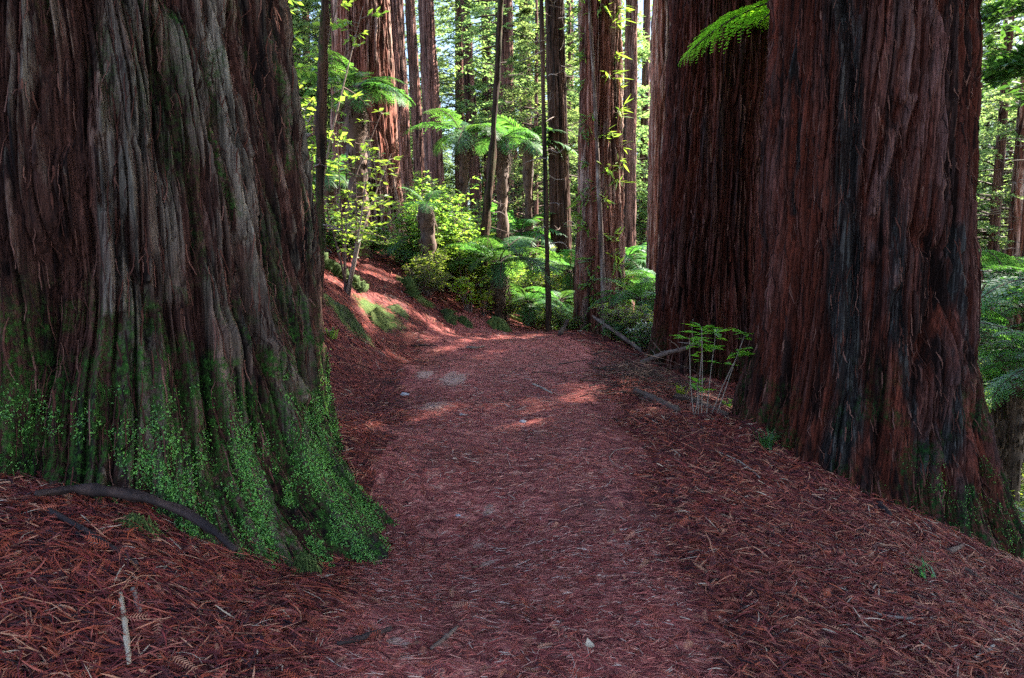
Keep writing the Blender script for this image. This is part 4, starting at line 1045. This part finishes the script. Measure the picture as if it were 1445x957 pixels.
# ------------------------------------------------------------------ fallen wood, stumps, moss
def fallen(name, label, pxs, rad, mat, cat, seed=0, sides=10, rough=.2, lift=.6, on_ground=True, twigs=0, tone=None, n=28, squash=1.0):
    pts = []
    for k in pxs:
        if len(k) == 3: pts.append(at(*k))
        else: p = ground_at(*k); pts.append(p + [0, 0, np.mean(rad) * lift])
    P = smooth_line(pts, n); base = P[0].copy(); P = P - base
    mb = MB(); v, q, f = tube(P, rad, sides, rough, seed, True, squash)
    mb.add(v, q, f, vn(v[:, 0] * 14 + v[:, 1] * 9, v[:, 2] * 14 + v[:, 1] * 3, seed) if tone is None else np.clip(tone + .25 * (vn(v[:, 0] * 20, v[:, 1] * 20 + v[:, 2] * 9, seed) - .5), 0, 1))
    rg = np.random.default_rng(seed + 1)
    if mat.name == 'thick_moss':
        R_ = float(np.mean(rad)); L_ = float(np.linalg.norm(P[-1] - P[0])); m_ = int(900 * min(4, L_ * R_ * 12 + .4))
        ii = rg.integers(0, n, m_); th_ = rg.uniform(0, 2 * PI, m_); ax_ = (P[-1] - P[0]) / (L_ + 1e-6)
        e1 = np.cross(ax_, [0, 0, 1.0]); e1 /= np.linalg.norm(e1) + 1e-6; e2 = np.cross(e1, ax_)
        dn = e1 * np.cos(th_)[:, None] + e2 * np.sin(th_)[:, None]
        c_ = P[ii] + dn * R_ * rg.uniform(.85, 1.1, m_)[:, None] + rg.normal(0, .02, (m_, 3))
        vv, f3, tn = leaf_quads(c_, rg.normal(0, 1, (m_, 3)), rg, .035, .3, dn + rg.normal(0, .6, (m_, 3)) - [0, 0, .5]); mb.add(vv, None, f3, np.clip(tn * .6 + (tone or .5) - .2, 0, 1))
    for _ in range(twigs):
        i = rg.integers(3, n - 1); d = rg.normal(0, 1, 3); d[2] = abs(d[2]) * .8; l = rg.uniform(.06, .3)
        v, q, f = tube(smooth_line([P[i], P[i] + d * l * .6, P[i] + d * l + rg.normal(0, .04, 3)], 5), [np.mean(rad) * .3, .002], 5, cap=False); mb.add(v, q, None, rg.uniform(.3, .9))
    return tag(link(name, mb.mesh(name, [mat]), None, base), label, cat)
fallen('exposed_root', 'dark wet root arching along the base of the left giant', [(u, v, ground_at(u, v + 32)[1]) for u, v in ((50, 697), (85, 692), (120, 690), (165, 695), (205, 703), (262, 722), (300, 748), (332, 776))], [.012, .024, .026, .024, .019, .010], M['root'], 'root', 3, 14, .4, 1.1)
fallen('twig', 'thin dark twig sloping below the wet root', [(70, 728), (130, 762), (195, 805)], [.014, .013, .008], M['root'], 'twig', 4, 7, .1, 2.2)
fallen('wood_splinter', 'bleached flat wooden splinter lying in the left litter', [(170, 846), (177, 890), (183, 948)], [.007, .010, .008], M['pale_wood'], 'stick', 5, 7, .3, 3.5, tone=.5, squash=.5)
fallen('wood_splinter', 'short grey splinter above the bleached one', [(188, 838), (198, 872)], [.009, .010, .006], M['twig'], 'stick', 6, 6, .3, 3.0, tone=.75, squash=.5)
fallen('mossy_log', 'green moss covered log lying on the left bank', [(438, 368), (480, 392), (514, 414)], [.15, .13, .14, .11], M['mossy'], 'log', 7, 24, .5, .4, tone=.45, n=50)
fallen('fallen_pole', 'pale sunlit pole lying on the slope beyond the bend', [(712, 443, 16.8), (742, 457, 16.6), (774, 470, 16.2)], [.06, .055, .05], M['mossy'], 'log', 8, 10, .15, tone=.95)
fallen('mossy_log', 'mossy log pointing down the hill behind the bank crest', [(596, 388), (640, 396), (668, 400)], [.10, .11, .10], M['mossy'], 'log', 9, 12, .25, tone=.35)
fallen('broken_stub', 'broken dark branch stub sticking up at the bend', [(790, 474), (796, 462, 14.2), (802, 452, 14.3)], [.05, .045, .035], M['twig'], 'branch', 10, 9, .25, tone=.25)
fallen('fallen_branch', 'lichen spotted branch leaning down from the sprouting redwood', [(836, 446, 13.6), (865, 466, 13.0), (902, 492, 12.2), (918, 512, 11.6)], [.028, .036, .034, .02], M['twig'], 'branch', 11, 10, .3, twigs=14, tone=.55)
fallen('fallen_branch', 'bare branch jutting up before the second dark trunk', [(905, 512, 10.2), (940, 498, 10.0), (965, 493, 9.9), (991, 481, 9.8)], [.045, .035, .03, .018], M['twig'], 'branch', 12, 9, .25, twigs=6, tone=.55)
fallen('small_log', 'small purplish log lying at the edge of the brush pile', [(898, 556), (930, 570), (958, 583)], [.045, .045, .035], M['twig'], 'log', 13, 10, .2, tone=.45)
fallen('small_log', 'short brown log beside the base of the pale stemmed sapling', [(953, 564), (985, 572), (1025, 590)], [.05, .05, .035], M['twig'], 'log', 14, 10, .2, tone=.35)
fallen('stick', 'purple grey stick half buried at the lower right', [(1358, 806), (1370, 815), (1382, 823)], [.022, .024, .018], M['twig'], 'stick', 15, 8, .15, 1.1, tone=.4)
fallen('stick', 'dark stick running off the lower right border', [(1398, 832), (1422, 845), (1450, 860)], [.02, .026, .024], M['twig'], 'stick', 16, 8, .15, 1.1, tone=.3)
fallen('stick', 'short grey chunk of wood under the right trunk', [(1338, 783), (1358, 774)], [.022, .016], M['twig'], 'stick', 17, 8, .15, 1.2, tone=.45)
fallen('stick', 'dark stick beside a cone at the foot of the right trunk', [(1240, 716), (1256, 732)], [.025, .02], M['root'], 'stick', 18, 8, .15, 1.2)
fallen('twig', 'pale twig curled into a hook on the right of the tread', [(888, 634), (868, 637), (859, 648), (868, 660), (880, 662)], [.003, .004, .002], M['twig'], 'twig', 19, 6, .1, 4, tone=.75)
fallen('twig', 'long curved pale twig across the right shoulder', [(1010, 640), (1040, 652), (1062, 668), (1072, 678)], [.004, .006, .006], M['twig'], 'twig', 20, 6, .1, 4, tone=.9)
fallen('twig', 'long wavy twig in the lower right litter', [(1212, 864), (1250, 876), (1290, 880), (1330, 878)], [.005, .007, .005], M['twig'], 'twig', 21, 6, .1, 4, tone=.8)
fallen('twig', 'lichen crusted twig in the lower right corner', [(1375, 935), (1395, 925), (1402, 918)], [.004, .007, .008], M['twig'], 'twig', 22, 6, .3, 4, tone=1.0)
fallen('twig', 'straight pale twig lying on the middle of the path', [(752, 545), (766, 551), (779, 558)], [.012, .013, .010], M['twig'], 'twig', 23, 6, .1, 2.2, tone=.95)
fallen('twig', 'small sticks clump near the crest of the path', [(658, 493), (672, 494), (684, 492)], [.018, .022, .016], M['twig'], 'twig', 24, 6, .2, 2.0, tone=.7)
fallen('twig', 'dark slim twig on the left of the path crest', [(580, 489), (600, 488), (618, 489)], [.012, .014, .008], M['root'], 'twig', 25, 6, .2, 1.0)
fallen('stick', 'dark wet stick at the bottom left of the tread', [(476, 916), (510, 908), (552, 894)], [.008, .013, .010], M['root'], 'stick', 26, 7, .15, 2.2)
fallen('twig', 'brown flat twig lying low on the left of the tread', [(608, 922), (630, 905), (646, 890)], [.006, .010, .006], M['twig'], 'twig', 27, 6, .15, 2.6, tone=.5)
fallen('mossy_stump', 'little mossy stump standing on the bank', [(583, 420), (581, 410, 13.3), (578, 399, 13.3), (573, 391, 13.35)], [.13, .10, .085, .07], M['mossy'], 'stump', 28, 14, .35, tone=.45)
fallen('mossy_root', 'pale mossy root below the little stump', [(583, 420), (592, 428), (604, 435)], [.08, .09, .05], M['mossy'], 'root', 29, 12, .35, .4, tone=.8)

def moss_clump(label, u, v, w, h, d, seed, tone, name='moss_clump'):
    p = ground_at(u, v); rg = np.random.default_rng(seed)
    nu, nv = 56, 22; A, B = np.meshgrid(np.linspace(0, 2 * PI, nu, endpoint=False), np.linspace(0, 1, nv))
    Rm = 1.0 * (.5 + .9 * vn(A / (2 * PI) * 7, A * 0 + seed, seed, 7) + .35 * (vn(A / (2 * PI) * 19, A * 0, seed + 1, 19) - .5))
    xx = np.cos(A) * B * w * Rm; yy = np.sin(A) * B * d * Rm
    prof_ = (1 - B ** 2) ** .9 * (.45 + .8 * fbm(xx * 9 + seed, yy * 9, seed + 3)) + .10 * (fbm(xx * 40, yy * 40, seed + 5) - .5) * (1 - B)
    V = np.stack([xx, yy, Hs(p[0] + xx, p[1] + yy) - p[2] + h * prof_ - .015 * B], -1)
    idx = np.arange(nu * nv).reshape(nv, nu); nx = np.roll(idx, -1, 1)
    q = np.stack([idx[:-1], idx[1:], nx[1:], nx[:-1]], -1).reshape(-1, 4)
    mb = MB(); mb.add(V, q, None, (tone - .25 + .7 * (vn(xx * 30, yy * 30, seed) - .4)).clip(0, 1).ravel())
    for _ in range(1500):   # hanging moss blades
        i, j = rg.integers(1, nv), rg.integers(nu); c = V[i, j]; n = c * [1, 1, .3] + [0, -.05, h * .5]; n = n / (np.linalg.norm(n) + 1e-6) + rg.normal(0, .3, 3); l = rg.uniform(.02, .075)
        s = np.cross(n, [0, 0, 1]); s = s / (np.linalg.norm(s) + 1e-6) * .0035
        c = c + rg.normal(0, .015, 3)
        mb.add([c - s, c + s, c + n * l * .6 + [0, 0, -l * .7]], None, [(0, 1, 2)], np.clip(tone + rg.normal(.1, .25), 0, 1))
    tag(link(name, mb.mesh(name, [M['mossy']]), None, p), label, 'moss', None)
moss_clump('sunlit yellowish moss hummock on the edge of the bank', 533, 450, .24, .16, .2, 1, .8)
moss_clump('shaded green moss hummock left of the sunlit one', 497, 458, .22, .16, .22, 2, .4)
moss_clump('low green moss cushion between the hummock and the stump', 562, 440, .2, .10, .2, 3, .45)
moss_clump('mossy clod on the bank edge near the path crest', 634, 450, .2, .16, .2, 4, .4)
moss_clump('pale mossy root end where the bank meets the bend', 703, 464, .26, .26, .25, 5, .85)
moss_clump('green mossy clod beside the pale root end', 656, 456, .18, .12, .18, 6, .45)
moss_clump('green moss cushion under the wet root', 190, 745, .13, .05, .06, 7, .45)
moss_clump('pile of moss at the tip of the left giant root', 432, 806, .09, .06, .07, 8, .5)

def brush_pile():
    p = ground_at(925, 548); rg = np.random.default_rng(4); mb = MB()
    for _ in range(150):
        c = np.array([rg.normal(0, .42), rg.normal(0, .5), 0]); a = rg.normal(.5, .6); l = rg.uniform(.25, .9); d = np.array([math.cos(a), math.sin(a) * .6, rg.normal(-.1, .2)])
        z = float(Hs(p[0] + c[0], p[1] + c[1])) - p[2]; c[2] = z + abs(rg.normal(.06, .09)) + .12 * math.exp(-(c[0] ** 2 + c[1] ** 2) / .2)
        P = smooth_line([c - d * l / 2, c + rg.normal(0, .04, 3) + [0, 0, .05], c + d * l / 2 - [0, 0, .06]], 7)
        P[:, 2] = np.maximum(P[:, 2], Hs(p[0] + P[:, 0], p[1] + P[:, 1]) - p[2] + .01)
        v, q, f = tube(P, [rg.uniform(.003, .008), .002], 4, cap=False); mb.add(v, q, None, rg.uniform(.05, .55))
    tag(link('brush_pile', mb.mesh('brush_pile', [M['twig']]), None, p), 'grey tangle of dead twigs piled in front of the second dark trunk', 'twigs')
brush_pile()

def stone(label, u, v, s, seed):
    p = ground_at(u, v); rg = np.random.default_rng(seed)
    nu, nv = 18, 10; A, B = np.meshgrid(np.linspace(0, 2 * PI, nu, endpoint=False), np.linspace(.02, PI - .02, nv))
    rr = s * (1 + .5 * (vn(A / (2 * PI) * 5, B * 1.5, seed, 5) - .5))
    V = np.stack([np.cos(A) * np.sin(B) * rr, np.sin(A) * np.sin(B) * rr * .7, np.cos(B) * rr * .45 + s * .2], -1)
    idx = np.arange(nu * nv).reshape(nv, nu); nx = np.roll(idx, -1, 1)
    q = np.stack([idx[:-1], idx[1:], nx[1:], nx[:-1]], -1).reshape(-1, 4)
    mb = MB(); mb.add(V, q, None, rg.uniform(.3, 1)); tag(link('stone', mb.mesh('stone', [M['stone']]), None, p), label, 'stone')
stone('pale stone chip on the left of the path', 571, 558, .05, 1)
stone('little pale pebble in the middle of the path', 652, 586, .025, 2)
stone('round grey pebble near the sandy spot', 646, 728, .02, 3)
stone('tiny pale pebble far right of the sandy patch', 738, 596, .035, 4)
def dead_leaf(label, u, v, L, rz, mat, seed):
    p = ground_at(u, v); mb = MB(); n = 7; t = np.linspace(0, 1, n); w = L * .24 * np.sin(PI * t ** .8)
    c = np.stack([L * (t - .5), 0 * t, .012 + .18 * L * (t - .5) ** 2 * 4], 1)
    V = np.stack([c + np.stack([0 * t, w, .25 * w], 1), c, c - np.stack([0 * t, w, -.3 * w], 1)], 1).reshape(-1, 3)
    F = [(a * 3 + b, a * 3 + b + 1, a * 3 + b + 4, a * 3 + b + 3) for a in range(n - 1) for b in range(2)]
    mb.add(V, F, None, .9); tag(link('dead_leaf', mb.mesh('dead_leaf', [mat]), None, p + [0, 0, .008], (0, 0, rz)), label, 'leaf')
dead_leaf('dry tan leaf lying upright on the lower path', 832, 918, .075, 1.7, M['pale_wood'], 1)
dead_leaf('pale greenish leaf at the tip of the left giant root', 458, 820, .075, .2, M['pale_wood'], 2)
dead_leaf('curled orange leaf on the path by the sandy spot', 670, 806, .05, .6, M['dead_frond'], 3)

# ------------------------------------------------------------------ redwood litter
def litter():
    rg = np.random.default_rng(21); mb = MB(); mbp = MB()
    trunks = [(-2.74, 4.75, 1.2), (3.5, 6.6, .95), (3.62, 11.5, 1.0)]
    def sample(n, ymin, ymax, dens=1.0):
        y = ymin + (ymax - ymin) * rg.random(n) ** dens; x = rg.uniform(-.86, .86, n) * (y + .5)
        k = np.ones(n, bool)
        for a, b, r in trunks: k &= (x - a) ** 2 + (y - b) ** 2 > r * r
        g = green_attr(x, y); k &= rg.random(n) > g * 1.0
        k &= x < 5.5
        s = sand_attr(x, y); k &= rg.random(n) > np.clip(s * .95, 0, .8)
        return x[k], y[k]
    def normal(x, y):
        e = .04; nx = (Hs(x - e, y) - Hs(x + e, y)) / (2 * e); ny = (Hs(x, y - e) - Hs(x, y + e)) / (2 * e)
        n = np.stack([nx, ny, np.ones_like(nx)], 1); return n / np.linalg.norm(n, axis=1)[:, None]
    def ribbons(n, ymin, ymax, Lr, Wr, dens=1.0, lift=.012, tilt=.25, segs=4, tone=(.5, .22)):
        x, y = sample(n, ymin, ymax, dens); n = len(x)
        pm = path_mask(x, y)
        mat_dir = np.where(rg.random(n) < .5, rg.normal(.15, .5, n), rg.uniform(0, PI, n))   # most lie across the slope
        heap = fbm(x * 1.4, y * 1.4, 93); kk = rg.random(n) < (.45 + 1.1 * sstep(.35, .6, heap)) * (1 - .0 * pm)
        x, y, pm, mat_dir = x[kk], y[kk], pm[kk], mat_dir[kk]; n = len(x)
        L = rg.uniform(*Lr, n) * (1 - .45 * pm); W = rg.uniform(*Wr, n) * (1 - .4 * pm)
        cv = rg.normal(0, 2.2, n)
        Nn = normal(x, y)
        t = np.linspace(-.5, .5, segs + 1)
        ang = mat_dir[:, None] + cv[:, None] * t[None] * L[:, None] * 3
        ds = L[:, None] / segs
        px = np.cumsum(np.cos(ang) * ds, 1); py = np.cumsum(np.sin(ang) * ds, 1)
        px = px - px.mean(1)[:, None] + x[:, None]; py = py - py.mean(1)[:, None] + y[:, None]
        z = Hs(px, py)
        z = z + (lift * rg.random(n) * (1 - .6 * pm))[:, None] + .002 + (rg.normal(0, tilt, n) * (1 - .65 * pm))[:, None] * t[None] * L[:, None] + (np.abs(rg.normal(0, .05, n)) * L * (1 - .5 * pm))[:, None] * (1 - 4 * t[None] ** 2)
        z = np.maximum(z, Hs(px, py) + .001)
        P = np.stack([px, py, z], -1)
        T = np.stack([np.cos(ang), np.sin(ang), 0 * ang], -1); S = np.cross(np.broadcast_to(Nn[:, None], T.shape), T)
        roll = rg.normal(0, .5, n)[:, None, None]; S = S * np.cos(roll) + np.broadcast_to(Nn[:, None], S.shape) * np.sin(roll)
        wt = (W[:, None] * np.array([.45, .9, 1, .85, .3])[None, :segs + 1])[..., None]
        up = np.broadcast_to(Nn[:, None], S.shape)
        V = np.stack([P - S * wt, P + up * wt * .7, P + S * wt], 2)         # slightly roofed ribbon
        q = np.array([(a * 3 + b, a * 3 + b + 1, a * 3 + b + 4, a * 3 + b + 3) for a in range(segs) for b in range(2)])
        nv = (segs + 1) * 3
        tn = np.clip(rg.normal(tone[0], tone[1] * 1.1, n), 0, .95); tn = np.where(rg.random(n) < .02, 1.0, tn)
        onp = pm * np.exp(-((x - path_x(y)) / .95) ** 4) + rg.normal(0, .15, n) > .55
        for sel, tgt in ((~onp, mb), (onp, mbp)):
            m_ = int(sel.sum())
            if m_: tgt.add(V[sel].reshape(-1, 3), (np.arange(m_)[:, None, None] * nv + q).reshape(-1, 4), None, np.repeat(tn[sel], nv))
    ribbons(60000, 1.5, 4.2, (.03, .14), (.0014, .0042), .8, .022, .3, tone=(.5, .27))
    ribbons(52000, 3.5, 7.5, (.05, .17), (.0019, .005), .9, .025, .3, tone=(.5, .27))
    ribbons(36000, 6.5, 15, (.07, .24), (.003, .0075), .9, .03, .3, tone=(.5, .27))
    ribbons(7000, 13, 22, (.12, .35), (.006, .012), 1, .03)
    ribbons(30000, 1.5, 8, (.012, .05), (.0010, .0025), .8, .008, .2, tone=(.52, .25))
    ribbons(2600, 1.5, 9, (.15, .40), (.0014, .003), .8, .03, .2, 4, (.6, .25))
    ribbons(2200, 1.5, 9, (.025, .075), (.005, .013), .8, .02, .35, 4, (.45, .3))
    def sprays(n, ymin, ymax, Lr, dens=1.0, pairs=11):
        x, y = sample(n, ymin, ymax, dens); pm = path_mask(x, y); k = rg.random(len(x)) > pm * .6; x, y = x[k], y[k]; n = len(x)
        Nn = normal(x, y) + rg.normal(0, .28, (n, 3)); Nn /= np.linalg.norm(Nn, axis=1)[:, None]
        a = rg.uniform(0, 2 * PI, n); d = np.stack([np.cos(a), np.sin(a), rg.normal(.05, .2, n)], 1); d -= Nn * (d * Nn).sum(1)[:, None]; d /= np.linalg.norm(d, axis=1)[:, None]
        s = np.cross(Nn, d); L = rg.uniform(*Lr, n)
        p0 = np.stack([x, y, Hs(x, y) + .006 + .03 * rg.random(n)], 1) - d * L[:, None] * .5
        t = np.linspace(.08, 1, pairs); bend = rg.normal(0, .25, n)
        c = p0[:, None] + d[:, None] * (L[:, None] * t)[..., None] + s[:, None] * (bend[:, None] * L[:, None] * t ** 2)[..., None] - Nn[:, None] * (.12 * L[:, None] * (t - .4) ** 2)[..., None]
        tone = np.clip(rg.normal(.66, .17, n), 0.1, .96)
        for sg in (-1, 1):
            ln = (L[:, None] * .17 * np.sin(np.clip(.25 + t * .85, 0, 1) * PI) ** .6)[..., None]
            dir_ = s[:, None] * sg * .85 + d[:, None] * .55 + Nn[:, None] * .15
            w = d[:, None] * (L * .022)[:, None, None]
            V = np.stack([c - w, c + w, c + dir_ * ln + w * .5, c + dir_ * ln - w * .3], 2).reshape(-1, 3)
            m = n * pairs; mb.add(V, np.arange(m)[:, None] * 4 + ([0, 1, 2, 3] if sg > 0 else [3, 2, 1, 0]), None, np.repeat(tone, pairs * 4))
        w = s[:, None] * .0018
        R = np.stack([c[:, ::2] - w, c[:, ::2] + w], 2); kk = R.shape[1]
        q = np.array([(2 * i, 2 * i + 1, 2 * i + 3, 2 * i + 2) for i in range(kk - 1)])
        mb.add(R.reshape(-1, 3), (np.arange(n)[:, None, None] * (2 * kk) + q).reshape(-1, 4), None, np.repeat(tone * .7, 2 * kk))
    sprays(6500, 1.5, 4.4, (.05, .13), .85)
    sprays(4500, 4, 9, (.06, .15), .9, 9)
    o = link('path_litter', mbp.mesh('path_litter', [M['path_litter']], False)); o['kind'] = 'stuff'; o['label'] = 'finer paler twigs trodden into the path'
    o = link('leaf_litter', mb.mesh('leaf_litter', [M['litter']], False)); o['kind'] = 'stuff'; o['label'] = 'fallen red redwood twigs and needle sprays covering the ground'
litter()

# ------------------------------------------------------------------ air, light, world
SUN_AZ, SUN_EL = 58, 40          # degrees to the right of the view direction, and height
w = bpy.data.worlds.new('World'); sc.world = w; w.use_nodes = True
nt = w.node_tree; nt.nodes.clear()
sky = nt.nodes.new('ShaderNodeTexSky'); sky.sky_type = 'NISHITA'; sky.sun_disc = False
sky.sun_elevation = math.radians(SUN_EL); sky.sun_rotation = math.radians(SUN_AZ)
bg = nt.nodes.new('ShaderNodeBackground'); bg.inputs['Strength'].default_value = .15
out = nt.nodes.new('ShaderNodeOutputWorld')
nt.links.new(sky.outputs[0], bg.inputs['Color']); nt.links.new(bg.outputs[0], out.inputs['Surface'])
sd = bpy.data.lights.new('sun', 'SUN'); sd.energy = 5.0; sd.angle = math.radians(.5); sd.color = (1, .93, .82)
so = bpy.data.objects.new('sun', sd); COL.objects.link(so)
az, el = math.radians(SUN_AZ), math.radians(SUN_EL)
from mathutils import Vector
so.rotation_euler = Vector((math.sin(az) * math.cos(el), math.cos(az) * math.cos(el), math.sin(el))).to_track_quat('Z', 'Y').to_euler()

vs = sc.view_settings; vs.view_transform = 'Standard'; vs.look = 'None'; vs.gamma = 1; vs.use_curve_mapping = False
vs.exposure = 3.5
cy = sc.cycles; cy.use_denoising = False
cy.max_bounces = 6; cy.diffuse_bounces = 4; cy.glossy_bounces = 2; cy.transmission_bounces = 4; cy.transparent_max_bounces = 4; cy.volume_bounces = 1
cy.use_adaptive_sampling = True; cy.adaptive_threshold = .004
cy.sample_clamp_direct = .13; cy.sample_clamp_indirect = .25
